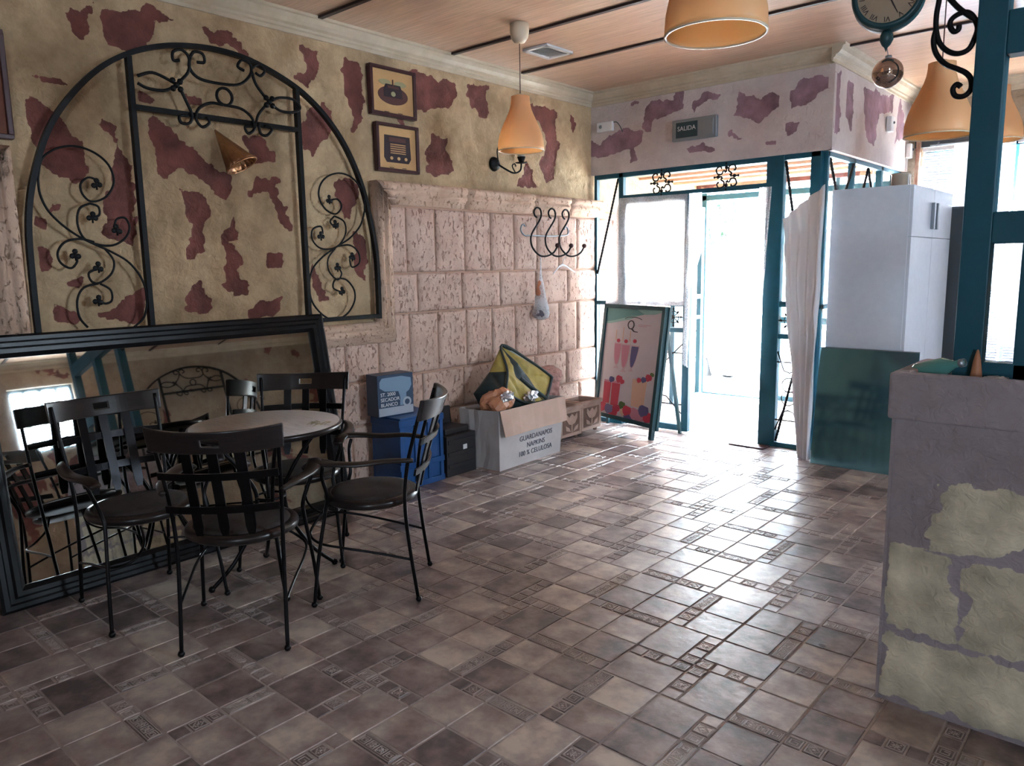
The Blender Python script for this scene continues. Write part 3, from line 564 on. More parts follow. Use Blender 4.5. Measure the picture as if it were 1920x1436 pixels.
for y in (6.45, 6.8, 7.15, 7.5): b.box(XW, -2.17, y-.02, y+.02, 2.345, 2.371)
o = b.build('trim_7', M['ceil'], autobase=False); o['kind'] = 'structure'

# ------------------------------------------------------------------ far wall with windows, right wall, rear wall
def wall_with_holes(name, fn, u0, u1, v0, v1, holes, mat_, t=.18):
    mb = MB(); us = sorted({u0, u1}|{h[0] for h in holes}|{h[1] for h in holes}); vs = sorted({v0, v1}|{h[2] for h in holes}|{h[3] for h in holes})
    for a, b_ in zip(us[:-1], us[1:]):
        for c, d in zip(vs[:-1], vs[1:]):
            cu, cv = (a+b_)/2, (c+d)/2
            if any(h[0] < cu < h[1] and h[2] < cv < h[3] for h in holes): continue
            P = [fn(u, v, w_) for u in (a, b_) for v in (c, d) for w_ in (0, t)]
            mb.add(P, [(0,1,3,2),(4,6,7,5),(0,4,5,1),(2,3,7,6),(0,2,6,4),(1,5,7,3)])
    o = mb.build(name, mat_, autobase=False); o['kind'] = 'structure'; return o
wall_with_holes('wall_back', lambda u, v, w_: (u, 8.0+w_, v), -4.3, 3.5, 0, 3.05, [(-4.2, -2.15, 0, 2.33), (-1.93, -.45, .50, 2.53)], M['plaster_far'])
wall_with_holes('wall_right', lambda u, v, w_: (3.5+w_, u, v), -3.5, 8.18, 0, 3.05, [(2.95, 3.75, 1.8, 2.7)], M['plaster_far'])
wall_with_holes('wall_rear', lambda u, v, w_: (u, -3.5-w_, v), -4.3, 3.68, 0, 3.05, [(2.45, 3.2, 1.35, 2.1)], M['plaster_far'])
def window(name, fn, u0, u1, v0, v1, mull=2):
    r = empty(name, fn(u0, v0, 0), kind='structure')
    mb = MB(); w_ = .045
    def bx(a, b_, c, d, e=.05): 
        P = [fn(u, v, q_) for u in (a, b_) for v in (c, d) for q_ in (.06, .06+e)]
        mb.add(P, [(0,1,3,2),(4,6,7,5),(0,4,5,1),(2,3,7,6),(0,2,6,4),(1,5,7,3)])
    bx(u0, u1, v0, v0+w_); bx(u0, u1, v1-w_, v1); bx(u0, u0+w_, v0, v1); bx(u1-w_, u1, v0, v1)
    for i in range(1, mull): bx(u0+(u1-u0)*i/mull-w_/2, u0+(u1-u0)*i/mull+w_/2, v0, v1)
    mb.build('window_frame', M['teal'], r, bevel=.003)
    g = MB(); g.add([fn(u0, v0, .085), fn(u1, v0, .085), fn(u1, v1, .085), fn(u0, v1, .085)], [(0, 1, 2, 3)]); g.build('pane', M['pane'], r)
    return r
window('window_1', lambda u, v, w_: (u, 8.0+w_, v), -1.93, -.45, .50, 2.53, 2)
window('window_rear_fill', lambda u, v, w_: (u, -3.5-w_, v), 2.45, 3.2, 1.35, 2.1, 2)  # unseen window behind the camera, added and sized for fill light
window('window_4', lambda u, v, w_: (3.5+w_, u, v), 2.95, 3.75, 1.8, 2.7, 4)
b = MB(); b.box(-2.0, 3.4, 7.97, 8.0, 2.53, 2.60); o = b.build('trim_8', M['darkgrey'], autobase=False); o['kind'] = 'structure'
# ------------------------------------------------------------------ iron arch screen in the niche
XA = -4.17
IRON = M['iron']
def w3(L, x=XA): return [(x, y, z) for y, z in L]
def iron_arch(x_off=0):
    r = empty('iron_arch_screen', (-4.17, 2.26, 1.16), 'large black wrought iron arch with scrolls mounted over the plaster niche', 'iron screen')
    mb = MB()
    arch = [(1.225, 1.165), (1.222, 1.35), (1.222, 1.56)]+SCROLLS['archpts'][1:]
    arch[-1] = (3.325, 1.165)
    arch = [(1.222, 1.16), (1.222, 1.45), (1.232, 1.74), (1.274, 1.957), (1.355, 2.178), (1.466, 2.35), (1.614, 2.508), (1.774, 2.615), (1.951, 2.684), (2.135, 2.717), (2.305, 2.722), (2.46, 2.702), (2.64, 2.648), (2.80, 2.575), (2.954, 2.46), (3.095, 2.295), (3.206, 2.08), (3.275, 1.84), (3.318, 1.554), (3.32, 1.16)]
    mb.tube(catmull(w3(arch), 5), .0235, 4, flat=.75, up=(1, 0, 0))
    mb.build('arch_frame', IRON, r)
    for nm, c in (('mullion', [(1.768, 1.16), (1.768, 2.60)]), ('mullion', [(2.755, 1.16), (2.755, 2.59)]), ('crossbar', [(1.768, 2.350), (2.755, 2.350)]), ('bottom_rail', [(1.222, 1.178), (3.32, 1.178)])):
        m_ = MB(); m_.tube(w3(c), .026, 4, flat=.7, up=(1, 0, 0)); m_.build(nm, IRON, r)
    def sc(nm, keys, rr=.0058, x=XA+.006, par=r):
        m_ = MB()
        for k in keys: m_.tube(catmull(w3(SCROLLS[k], x), 5), rr, 6)
        return m_
    def leaf(m_, y, z, x=XA+.008, s=.026):
        for a in (90, 210, 330):
            a = math.radians(a+random.uniform(-15, 15)); c = (x, y+s*.6*math.cos(a), z+s*.6*math.sin(a))
            m_.sphere(c, s*.55, 8, (.35, 1, 1))
    def lf(p, A): l = MB(); leaf(l, *p); l.tube([(XA+.008, p[0], p[1]-.03), (XA+.008, p[0], p[1]+.02)], .005, 5); return l.build('leaf', IRON, A)
    a = sc('l', ['Lbig', 'Lbig2', 'Ls1', 'Ls1b', 'Ls2', 'Ls3', 'Ls4', 'Ls5']); A = a.build('scroll_panel', IRON, r)
    [lf(p, A) for p in SCROLLS['leaves'][:6]]
    a = sc('r', ['Rbig', 'Rbig2', 'Rs1', 'Rs2', 'Rs3', 'Rs4']); A = a.build('scroll_panel', IRON, r)
    [lf(p, A) for p in SCROLLS['leaves'][6:]]
    a = sc('t', ['T%d' % i for i in range(1, 13)], .0085, XA+.03)
    a.tube([(XA+.03, 2.268+.046*math.cos(t), 2.470+.046*math.sin(t)) for t in [2*PI*i/20 for i in range(20)]], .0085, 6, closed=True)
    a.tube([(XA+.03, 2.06, 2.35), (XA-.0, 2.06, 2.35)], .006, 6)
    A = a.build('crest_scroll', IRON, r)
    for (y, z) in SCROLLS['knots']:
        k = MB()
        for dy, dz in ((.02, .02), (.02, -.02), (-.02, .02), (-.02, -.02), (0, 0)): k.sphere((XA+.034, y+dy, z+dz), .017, 8)
        k.build('knot', IRON, A)
    return r
arch = iron_arch()
arch2 = copy_tree(arch); arch2.location = (3.42, 5.4, 1.16); arch2.rotation_euler = (0, 0, PI)
setp(arch2, 'wrought iron arch with scrolls on the opposite plaster wall, seen in the big mirror')

# gilded shell lamp on the niche plaster
r = empty('shell_wall_light', (-4.215, 2.33, 2.07), 'gilded fluted cone wall light hanging on the plaster niche', 'wall light')
mb = MB(); apex = Vector((-4.215, 2.232, 2.300)); bc = Vector((-4.12, 2.335, 2.10)); ax = (bc-apex).normalized()
e1 = Vector((0, .85, -.52)); e1 = (e1-ax*e1.dot(ax)).normalized(); e2 = ax.cross(e1)
N = 48; L_ = (bc-apex).length; vs = []
for i in range(9):
    t = .02+.98*i/8; R0 = .118*t
    for k in range(N):
        a = 2*PI*k/N; rr = R0*(1+.07*math.cos(a*16))+(.006 if i == 8 else 0)
        v = apex+ax*L_*t+e1*math.cos(a)*rr+e2*math.sin(a)*rr*.62; vs.append(v)
mb.add(vs, [(i*N+k, i*N+(k+1) % N, (i+1)*N+(k+1) % N, (i+1)*N+k) for i in range(8) for k in range(N)], True)
o = mb.build('shade', M['gold'], r, solid=.004)
mb = MB(); mb.tube([bc+e1*math.cos(a)*.124+e2*math.sin(a)*.078 for a in [2*PI*i/32 for i in range(32)]], .006, 6, closed=True); mb.build('rim', M['gold'], r)

# ------------------------------------------------------------------ framed pictures
def picture(y0, y1, z0, z1, label, motif, tilt=0):
    r = empty('framed_picture', (XW+.03, (y0+y1)/2, z0), label, 'picture', 'framed prints on the plaster wall')
    x = XW+.035; f = .022
    mb = MB()
    for (a, b_, c, d) in ((y0, y1, z0, z0+f), (y0, y1, z1-f, z1), (y0, y0+f, z0+f, z1-f), (y1-f, y1, z0+f, z1-f)): mb.box(x-.02, x+.022, a, b_, c, d)
    mb.build('frame', M['framewood'], r, bevel=.003)
    mb = MB(); mb.box(x-.012, x+.006, y0+f, y1-f, z0+f, z1-f)
    cy, cz = (y0+y1)/2, (z0+z1)/2; w_ = y1-y0; h = z1-z0; X = x+.0075
    def poly(pts, mi, dx=0): mb.mi = mi; mb.prism([(cy+p[0]*w_, cz+p[1]*h) for p in pts], x+.006, X+dx, lambda u, v, t: (t, u, v)); mb.mi = 0
    def ell(a, b_, rx, ry, mi, dx=0, n=24): poly([(a+rx*math.cos(2*PI*i/n), b_+ry*math.sin(2*PI*i/n)) for i in range(n)], mi, dx)
    if motif == 'phone':
        ell(0, -.06, .33, .19, 1); poly([(-.2, .05), (.2, .05), (.2, -.1), (-.2, -.1)], 2, .001); poly([(-.16, .16), (.16, .16), (.2, .05), (-.2, .05)], 2, .0015)
        poly([(-.13, .13), (.13, .13), (.12, .08), (-.12, .08)], 1, .003); ell(-.17, .19, .13, .055, 3, .001); ell(.17, .19, .13, .055, 3, .001); ell(0, -.03, .05, .05, 3, .003); poly([(-.01, .26), (.01, .26), (.01, .13), (-.01, .13)], 1, .003)
    elif motif == 'radio':
        poly([(-.3, .26), (.3, .26), (.32, -.2), (.26, -.3), (-.26, -.3), (-.32, -.2)], 2); poly([(-.18, .1), (.2, .1), (.2, -.12), (-.18, -.12)], 1, .001); poly([(-.2, .22), (.2, .22), (.2, .13), (-.2, .13)], 1, .001)
        for i in range(5): poly([(-.17, .085-i*.045), (.19, .085-i*.045), (.19, .07-i*.045), (-.17, .07-i*.045)], 0, .0025)
        ell(-.15, -.21, .035, .035, 0, .003, 10); ell(.02, -.21, .035, .035, 0, .003, 10); ell(.19, -.21, .035, .035, 0, .003, 10)
    else:
        poly([(-.3, .3), (.3, .3), (.3, -.3), (-.3, -.3)], 4)
    for a in (-.15, .15): poly([(a-.05, -.40), (a+.05, -.40), (a+.05, -.412), (a-.05, -.412)], 2)
    mb.build('print', [M['paper'], M['inkbrown'], M['inkdark'], M['inkgreen'], M['inkrust']], r)
    return r
picture(3.352, 3.755, 2.535, 2.86, 'framed ochre print of an old telephone, upper of the pair', 'phone')
picture(3.385, 3.765, 2.165, 2.49, 'framed ochre print of an old radio, lower of the pair', 'radio')
o = picture(.72, 1.222, 2.13, 2.62, 'dark framed rust coloured picture at the left edge of the photo', 'plain')
M['rustprint'] = mat('rust_print', (.24, .085, .045), .7, col2=(.16, .05, .03), nscale=5)
[c for c in o.children if c.name.startswith('print')][0].data.materials[0] = M['rustprint']

# ------------------------------------------------------------------ wall sconce
r = empty('wall_sconce', (XW+.04, 4.60, 2.25), 'small black iron wall sconce behind the hanging amber lamp', 'wall light')
mb = MB(); Mr = Matrix.Rotation(PI/2, 4, 'Y'); mb.lathe([(0, .035), (.025, .034), (.05, .02), (.058, 0), (0, 0)], 20, (XW+.012, 4.60, 2.315), Mr); mb.build('wall_plate', IRON, r)
mb = MB(); x = XW+.03
mb.tube(catmull([(x, 4.61, 2.32), (x+.06, 4.66, 2.27), (x+.09, 4.72, 2.245), (x+.10, 4.785, 2.27), (x+.10, 4.80, 2.33)], 6), .007, 8)
mb.tube(catmull([(x+.02, 4.61, 2.33), (x+.02, 4.60, 2.42), (x+.03, 4.64, 2.47), (x+.03, 4.67, 2.44)], 6), .005, 8)
mb.tube(catmull([(x+.09, 4.735, 2.25), (x+.08, 4.71, 2.30), (x+.08, 4.74, 2.32), (x+.08, 4.755, 2.30)], 6), .005, 8); mb.build('arm', IRON, r)
mb = MB(); mb.lathe([(.012, 0), (.048, .004), (.05, .008), (.02, .012), (.034, .05), (.034, .053), (0, .053)], 18, (x+.10, 4.80, 2.325)); mb.build('cup', IRON, r)
mb = MB(); mb.lathe([(.02, 0), (.034, .03), (.045, .07), (.05, .10), (.046, .10), (.03, .03), (0, .005)], 18, (x+.10, 4.80, 2.375)); mb.build('glass_shade', M['bulb'], r)

# ------------------------------------------------------------------ pendant lamps
def pendant(x, y, zr, label, big=1):
    r = empty('pendant_lamp', (x, y, zr), label, 'pendant lamp', 'amber pendant lamps'); k = big
    prof = [(.150, 0), (.1515, .02), (.149, .06), (.138, .11), (.118, .16), (.094, .21), (.074, .255), (.064, .29), (.060, .325), (.060, .345), (.030, .352), (.0, .355)]
    mb = MB(); mb.lathe([(a*k, zr+z) for a, z in prof], 40, (x, y, 0)); o = mb.build('lamp_shade', M['amber'], r, solid=.003)
    mb = MB(); mb.lathe([(.146*k, zr-.001), (.154*k, zr-.001), (.154*k, zr+.004), (.146*k, zr+.004)], 40, (x, y, 0), closed=True); mb.build('shade_rim', M['cream_plastic'], r)
    mb = MB(); mb.lathe([(0, zr+.36), (.022, zr+.36), (.022, zr+.30), (.02, zr+.28), (0, zr+.28)], 16, (x, y, 0)); mb.build('lamp_holder', M['cream_plastic'], r)
    mb = MB(); mb.sphere((x, y, zr+.235), .032, 14, (1, 1, 1.25)); mb.build('bulb', M['bulb'], r)
    mb = MB(); mb.tube([(x, y, zr+.35), (x, y, 3.0)], .003, 6); mb.build('cord', M['framewood'], r)
    mb = MB(); mb.lathe([(0, 3.05), (.062, 3.05), (.062, 3.0), (.056, 2.965), (.035, 2.937), (.012, 2.93), (0, 2.93)], 24, (x, y, 0)); mb.build('ceiling_canopy', M['cream_plastic'], r)
pendant(-3.375, 3.93, 2.255, 'amber bell pendant lamp hanging beside the air vent near the left wall')
pendant(-1.135, 2.235, 2.185, 'large looking amber pendant lamp cut off by the top edge of the photo')
pendant(-.985, 4.32, 2.105, 'amber pendant lamp behind the iron clock bracket')
pendant(-1.02, 6.0, 2.27, 'small distant amber pendant lamp to the right of the teal post')

# air vent
r = empty('air_vent', (-3.625, 4.54, 3.03), 'white rectangular grille air vent in the wood ceiling', 'air vent')
mb = MB(); x0, x1, y0, y1 = -3.74, -3.51, 4.385, 4.69
for a in ((x0, x1, y0, y0+.03), (x0, x1, y1-.03, y1), (x0, x0+.03, y0, y1), (x1-.03, x1, y0, y1)): mb.box(*a, 3.034, 3.050)
mb.build('vent_frame', M['white_plastic'], r, bevel=.003)
mb = MB()
for i in range(12):
    yy = y0+.04+i*.0205; Mx = Matrix.Translation((0, yy, 3.044)) @ Matrix.Rotation(math.radians(35), 4, 'X'); mb.box(x0+.03, x1-.03, -.009, .009, -.001, .001, Mx)
mb.build('slats', M['white_plastic'], r)
mb = MB(); mb.box(x0+.03, x1-.03, y0+.03, y1-.03, 3.048, 3.0495); mb.build('duct_back', M['white_plastic'], r)

# ------------------------------------------------------------------ text
def text_obj(name, body, size, mat_, parent, Mw, depth=.0006, align='CENTER', sx=1):
    c = bpy.data.curves.new(name, 'FONT'); c.body = body; c.size = size; c.extrude = depth; c.align_x = align; c.align_y = 'CENTER'; c.space_line = 1.05
    t = bpy.data.objects.new('tmp', c); COL.objects.link(t); bpy.context.view_layer.update()
    me = bpy.data.meshes.new_from_object(t.evaluated_get(bpy.context.evaluated_depsgraph_get())); bpy.data.objects.remove(t)
    off = root_off(parent)
    me.transform(Matrix.Translation(-off) @ Mw @ Matrix.Diagonal((sx, 1, 1, 1)))
    me.materials.clear(); me.materials.append(mat_); me.name = name
    o = bpy.data.objects.new(name, me); COL.objects.link(o); o.parent = parent; return o
def basis(o, ex, ey):
    ex = Vector(ex).normalized(); ey = Vector(ey); ey = (ey-ex*ey.dot(ex)).normalized(); ez = ex.cross(ey)
    return Matrix(((ex.x, ey.x, ez.x, o[0]), (ex.y, ey.y, ez.y, o[1]), (ex.z, ey.z, ez.z, o[2]), (0, 0, 0, 1)))

# exit sign, junction box, sensors
r = empty('exit_sign', (-3.175, 5.93, 2.53), 'small grey SALIDA exit sign on the wall over the entrance', 'exit sign')
mb = MB(); mb.box(-3.385, -2.975, 5.915, 5.95, 2.525, 2.70); mb.build('housing', M['greymetal'], r, bevel=.008)
mb = MB(); mb.box(-3.345, -3.145, 5.910, 5.918, 2.55, 2.675); mb.build('sign_panel', mat('dark_sign_green', (.03, .055, .06), .4), r, bevel=.002)
text_obj('lettering', 'SALIDA', .052, M['white_plastic'], r, basis((-3.245, 5.909, 2.622), (1, 0, 0), (0, 0, 1)))
mb = MB(); mb.box(-3.10, -3.0, 5.905, 5.916, 2.55, 2.675); mb.build('lamp_cover', M['greymetal'], r, bevel=.004)
r = empty('junction_box', (-4.08, 5.93, 2.70), 'small white junction box beside the corner over the entrance', 'junction box')
mb = MB(); mb.box(-4.165, -3.995, 5.915, 5.95, 2.70, 2.785); mb.build('case', M['white_plastic'], r, bevel=.006)
mb = MB(); mb.lathe([(0, .004), (.014, .004), (.016, 0)], 14, (-4.12, 5.914, 2.745), Matrix.Rotation(PI/2, 4, 'X')); mb.build('knob', M['greymetal'], r)
mb = MB(); mb.tube(catmull([(-3.995, 5.94, 2.775), (-3.96, 5.935, 2.77), (-3.93, 5.935, 2.74), (-3.90, 5.945, 2.68)], 6), .004, 6); mb.build('cable', M['darkgrey'], r)
def sensor(y, z, h, label):
    r = empty('wall_sensor', (-2.03, y, z), label, 'sensor', None)
    mb = MB(); mb.box(-2.055, -2.01, y-.045, y+.045, z, z+h); mb.build('sensor_body', M['white_plastic'], r, bevel=.008)
    mb = MB(); mb.sphere((-2.008, y+.015, z+h*.6), .012, 8); mb.build('sensor_eye', M['darkgrey'], r)
sensor(7.28, 2.60, .13, 'white alarm sensor high on the side of the entrance bulkhead'); sensor(7.93, 2.44, .13, 'lower small white sensor at the far end of the bulkhead')

# ------------------------------------------------------------------ coat rack, bag, hanger
r = empty('coat_rack', (-4.17, 5.2, 1.57), 'black wrought iron coat rack of three scroll hooks on the stone wall', 'coat rack')
xx = -4.13
def rk(L): return [(xx, y, z) for y, z in L]
for i in range(3):
    d = i*.193
    m_ = MB(); P_ = [(-4.13, 5.000+d, 1.905), (-4.13, 4.975+d, 1.92), (-4.13, 4.965+d, 1.955), (-4.13, 5.0+d, 1.985), (-4.13, 5.045+d, 1.975), (-4.13, 5.06+d, 1.93), (-4.13, 5.035+d, 1.88), (-4.135, 4.94+d, 1.77), (-4.125, 4.915+d, 1.70), (-4.11, 4.93+d, 1.64), (-4.09, 4.985+d, 1.59), (-4.07, 5.05+d, 1.583), (-4.05, 5.12+d, 1.61), (-4.04, 5.16+d, 1.66)]
    m_.tube(catmull(P_, 6), .0075, 8); h = m_.build('hook', IRON, r)
    m_ = MB(); m_.sphere((-4.04, 5.165+d, 1.672), .021, 10); m_.build('knob', M['framewood'], h)
m_ = MB(); m_.tube(catmull([(-4.15, 4.87, 1.83), (-4.15, 4.85, 1.845), (-4.15, 4.825, 1.83), (-4.15, 4.82, 1.79), (-4.145, 4.86, 1.755), (-4.14, 4.93, 1.755), (-4.14, 5.2, 1.755), (-4.145, 5.41, 1.765), (-4.15, 5.46, 1.79), (-4.15, 5.45, 1.83), (-4.15, 5.42, 1.84), (-4.15, 5.405, 1.815)], 6), .007, 8)
m_.build('back_bar', M['greymetal'], r)
r = empty('hanging_net_bag', (-4.12, 5.035, 1.05), 'translucent net bag with a lump inside hanging from the coat rack', 'bag')
def wlathe(mb, prof, c, n=20, wob=.2, seed=0, sx=1):
    vs = []; 
    for (rr, z) in prof:
        for k in range(n):
            a = 2*PI*k/n; q = rr*(1+wob*noise.noise(Vector((math.cos(a)*1.5, math.sin(a)*1.5, z*14+seed)))); vs.append((c[0]+q*math.cos(a)*sx, c[1]+q*math.sin(a), z))
    mb.add(vs, [(i*n+k, i*n+(k+1) % n, (i+1)*n+(k+1) % n, (i+1)*n+k) for i in range(len(prof)-1) for k in range(n)], True)
mb = MB(); wlathe(mb, [(.004, 1.60), (.005, 1.5), (.010, 1.42), (.018, 1.38), (.03, 1.32), (.045, 1.24), (.065, 1.15), (.07, 1.10), (.055, 1.06), (.02, 1.045), (0.001, 1.045)], (-4.125, 5.04), wob=.35); mb.build('net', M['sheer'], r)
mb = MB(); wlathe(mb, [(.001, 1.18), (.03, 1.17), (.05, 1.13), (.055, 1.09), (.04, 1.06), (.001, 1.052)], (-4.125, 5.03), wob=.5, seed=4); mb.build('contents', mat('grey_stuff', (.12, .10, .12), .7), r)
mb = MB(); wlathe(mb, [(.001, 1.385), (.015, 1.37), (.024, 1.32), (.03, 1.27), (.02, 1.22), (.001, 1.20)], (-4.125, 5.025), wob=.4, seed=9); mb.build('contents', mat('orange_wrap', (.55, .22, .12), .6), r)
r = empty('clothes_hanger', (-4.15, 5.42, 1.43), 'white plastic clothes hanger hanging on the stone wall under the rack', 'hanger')
mb = MB(); mb.tube([(-4.15, 5.24, 1.43), (-4.15, 5.33, 1.495), (-4.15, 5.38, 1.51), (-4.15, 5.43, 1.495), (-4.15, 5.56, 1.44)], [.006, .008, .011, .008, .006], 8, flat=.6)
mb.build('arms', M['white_plastic'], r); mb = MB(); mb.tube(catmull([(-4.15, 5.38, 1.51), (-4.15, 5.385, 1.545), (-4.15, 5.41, 1.565), (-4.15, 5.425, 1.59), (-4.145, 5.41, 1.62), (-4.13, 5.39, 1.62)], 5), .0025, 6); mb.build('hook', M['greymetal'], r)

# ------------------------------------------------------------------ leaning mirror
B0 = Vector((-3.83, .85, 0)); T0 = Vector((-4.05, .85, 1.222)); upv = (T0-B0); HM = upv.length; upv.normalize(); ey = Vector((0, 1, 0)); nrm = ey.cross(upv); 
if nrm.x < 0: nrm = -nrm
WM = 1.895
r = empty('leaning_mirror', (-3.9, 1.83, 0), 'huge black framed mirror leaning against the wall behind the table', 'mirror')
def mp_(u, v, d): return B0+ey*u+upv*v+nrm*d
fr = [(0, -.03), (0, .012), (.012, .02), (.03, .02), (.038, .012), (.055, .012), (.065, .022), (.085, .022), (.098, .004), (.105, -.004), (.105, -.03)]
mb = MB(); cs = [(0, 0, 1, 1), (WM, 0, -1, 1), (WM, HM, -1, -1), (0, HM, 1, -1)]; n = len(fr); vs = []
for (u, v, a, b_) in cs:
    for (w_, d) in fr: vs.append(mp_(u+a*w_, v+b_*w_, d+.03))
mb.add(vs, [(i*n+k, i*n+(k+1) % n, ((i+1) % 4)*n+(k+1) % n, ((i+1) % 4)*n+k) for i in range(4) for k in range(n)])
mb.build('mirror_frame', M['frameblack'], r)
mb = MB(); mb.add([mp_(.1, .1, .02), mp_(WM-.1, .1, .02), mp_(WM-.1, HM-.1, .02), mp_(.1, HM-.1, .02)], [(0, 1, 2, 3)]); mb.build('mirror_glass', M['mirror'], r)
mb = MB(); mb.add([mp_(u, v, d) for u in (.05, WM-.05) for v in (.05, HM-.05) for d in (0, .012)], [(0,1,3,2),(4,6,7,5),(0,4,5,1),(2,3,7,6),(0,2,6,4),(1,5,7,3)]); mb.build('backing', M['joint'], r)

# ------------------------------------------------------------------ chairs
def make_chair(label):
    r = empty('cafe_armchair', (0, 0, 0), label, 'chair', 'black armchairs around the round table'); CI, CW = M['chairiron'], M['chairwood']
    def B(name, mb, m_, par=r, **k): return mb.build(name, m_, par, local=True, **k)
    mb = MB(); mb.lathe([(0, .425), (.17, .425), (.205, .43), (.225, .442), (.229, .455), (.224, .468), (.20, .474), (.19, .470)], 40, M=Matrix.Diagonal((1, .96, 1, 1))); S_ = B('seat', mb, CW)
    mb = MB(); mb.lathe([(.196, .468), (.19, .478), (.16, .484), (.08, .489), (0, .490)], 36, M=Matrix.Diagonal((1, .96, 1, 1))); B('seat_pad', mb, M['seat'], S_)
    for sx in (-1, 1):
        mb = MB(); P_ = [(sx*.205, -.235, .012), (sx*.203, -.205, .25), (sx*.204, -.19, .45), (sx*.212, -.205, .62), (sx*.222, -.245, .78), (sx*.23, -.285, .915)]
        mb.tube(catmull(P_, 5), .0085, 8); l = B('leg', mb, CI); mb = MB(); mb.sphere((sx*.205, -.237, .013), .015, 8); B('foot_cap', mb, CI, l)
        mb = MB(); P_ = [(sx*.258, .225, .012), (sx*.243, .20, .22), (sx*.222, .165, .43), (sx*.225, .15, .50), (sx*.26, .16, .60), (sx*.275, .15, .652)]
        mb.tube(catmull(P_, 5), .0085, 8); l = B('leg', mb, CI); mb = MB(); mb.sphere((sx*.259, .226, .013), .015, 8); B('foot_cap', mb, CI, l)
        mb = MB(); P_ = [(sx*.205, -.208, .20), (sx*.215, -.06, .235), (sx*.226, .09, .265), (sx*.215, .20, .285), (sx*.16, .255, .31), (sx*.10, .235, .36), (sx*.085, .18, .425)]
        mb.tube(catmull(P_, 6), .006, 8); B('stretcher', mb, CI)
        # arm : shaped wood paddle
        C_ = catmull([(sx*.225, -.235, .665), (sx*.262, -.13, .672), (sx*.283, 0, .664), (sx*.287, .10, .668), (sx*.275, .19, .668), (sx*.262, .235, .645)], 5); m = len(C_); vs = []; rsn = 10
        for i, p in enumerate(C_):
            t = i/(m-1); w_ = .012+.016*math.sin(min(1, t*1.05)*PI*.85)**1+.008*t; h_ = .010+.004*t
            if i == m-1: w_ *= .55; h_ *= .5
            d = (C_[min(i+1, m-1)]-C_[max(i-1, 0)]).normalized(); sdv = d.cross(Vector((0, 0, 1))).normalized(); upp = sdv.cross(d)
            for k in range(rsn): a = 2*PI*k/rsn; vs.append(p+sdv*math.cos(a)*w_+upp*math.sin(a)*h_)
        mb = MB(); mb.add(vs, [(i*rsn+k, i*rsn+(k+1) % rsn, (i+1)*rsn+(k+1) % rsn, (i+1)*rsn+k) for i in range(m-1) for k in range(rsn)]+[tuple(range(rsn)), tuple(range((m-1)*rsn, m*rsn))[::-1]], True); B('armrest', mb, CW)
    # curved back parts; y as a function of x and z
    def back(x, z, d=0):
        t = (z-.45)/.465; y = -.19-.095*max(0, t)**1.25; return (x, y-.075*(1-(x/.25)**2)*(.5+.5*max(0, t))+d, z)
    mb = MB(); nu, nv = 30, 6; X0 = .252
    def pos(i, j, d):
        x = -X0+2*X0*i/nu; zt = .925+.012*(abs(x)/X0)**2; zb = .838+.004*(abs(x)/X0)**2; z = zb+(zt-zb)*j/nv
        return back(x*(1-.02*(1-j/nv)), z, d)
    skip = lambda i, j: (13 <= i <= 16 and 2 <= j <= 3)
    def hx(i, j): return pos(i, j, 0)
    idx = {}; vs = []; fs = []
    for s_, d in ((0, .010), (1, -.010)):
        for i in range(nu+1):
            for j in range(nv+1): idx[(i, j, s_)] = len(vs); vs.append(pos(i, j, d))
    for i in range(nu):
        for j in range(nv):
            if skip(i, j): continue
            for s_ in (0, 1):
                f = [idx[(i, j, s_)], idx[(i+1, j, s_)], idx[(i+1, j+1, s_)], idx[(i, j+1, s_)]]; fs.append(tuple(f if s_ else f[::-1]))
            for (di, dj, a, b_) in ((-1, 0, (0, 0), (0, 1)), (1, 0, (1, 0), (1, 1)), (0, -1, (0, 0), (1, 0)), (0, 1, (0, 1), (1, 1))):
                ii, jj = i+di, j+dj
                if ii < 0 or jj < 0 or ii >= nu or jj >= nv or skip(ii, jj):
                    fs.append((idx[(i+a[0], j+a[1], 0)], idx[(i+b_[0], j+b_[1], 0)], idx[(i+b_[0], j+b_[1], 1)], idx[(i+a[0], j+a[1], 1)]))
    mb.add(vs, fs); B('top_rail', mb, CW, bevel=.004)
    def strip_(f, n, w_, nm, t=.004):
        mb = MB(); vs = []
        for i in range(n+1):
            vs += f(i/n, t)
        mb.add(vs, [(i*4+k, i*4+(k+1) % 4, (i+1)*4+(k+1) % 4, (i+1)*4+k) for i in range(n) for k in range(4)]+[(0, 1, 2, 3), (n*4+3, n*4+2, n*4+1, n*4)]); B(nm, mb, CI)
    for x in (-.098, 0, .098):
        def f(t, th, x=x):
            z = .84-.35*t; w_ = .019 if t < .97 else .012; return [back(x-w_, z, th), back(x+w_, z, th), back(x+w_, z, -th), back(x-w_, z, -th)]
        strip_(f, 10, .019, 'back_slat')
    for z0, hw in ((.745, .222), (.605, .212)):
        def f(t, th, z0=z0, hw=hw):
            x = -hw+2*hw*t; h_ = .015; return [back(x, z0-h_, -.004-th), back(x, z0+h_, -.004-th), back(x, z0+h_, -.014-th), back(x, z0-h_, -.014-th)]
        strip_(f, 18, .015, 'back_band')
    return r
def place(r, x, y, fx, fy):
    r.location = (x, y, 0); r.rotation_euler = (0, 0, math.atan2(fy, fx)-PI/2)
ch = make_chair('black armchair nearest the viewer, seen from behind at the round table')
place(ch, -2.865, 1.515, -.73, .69)
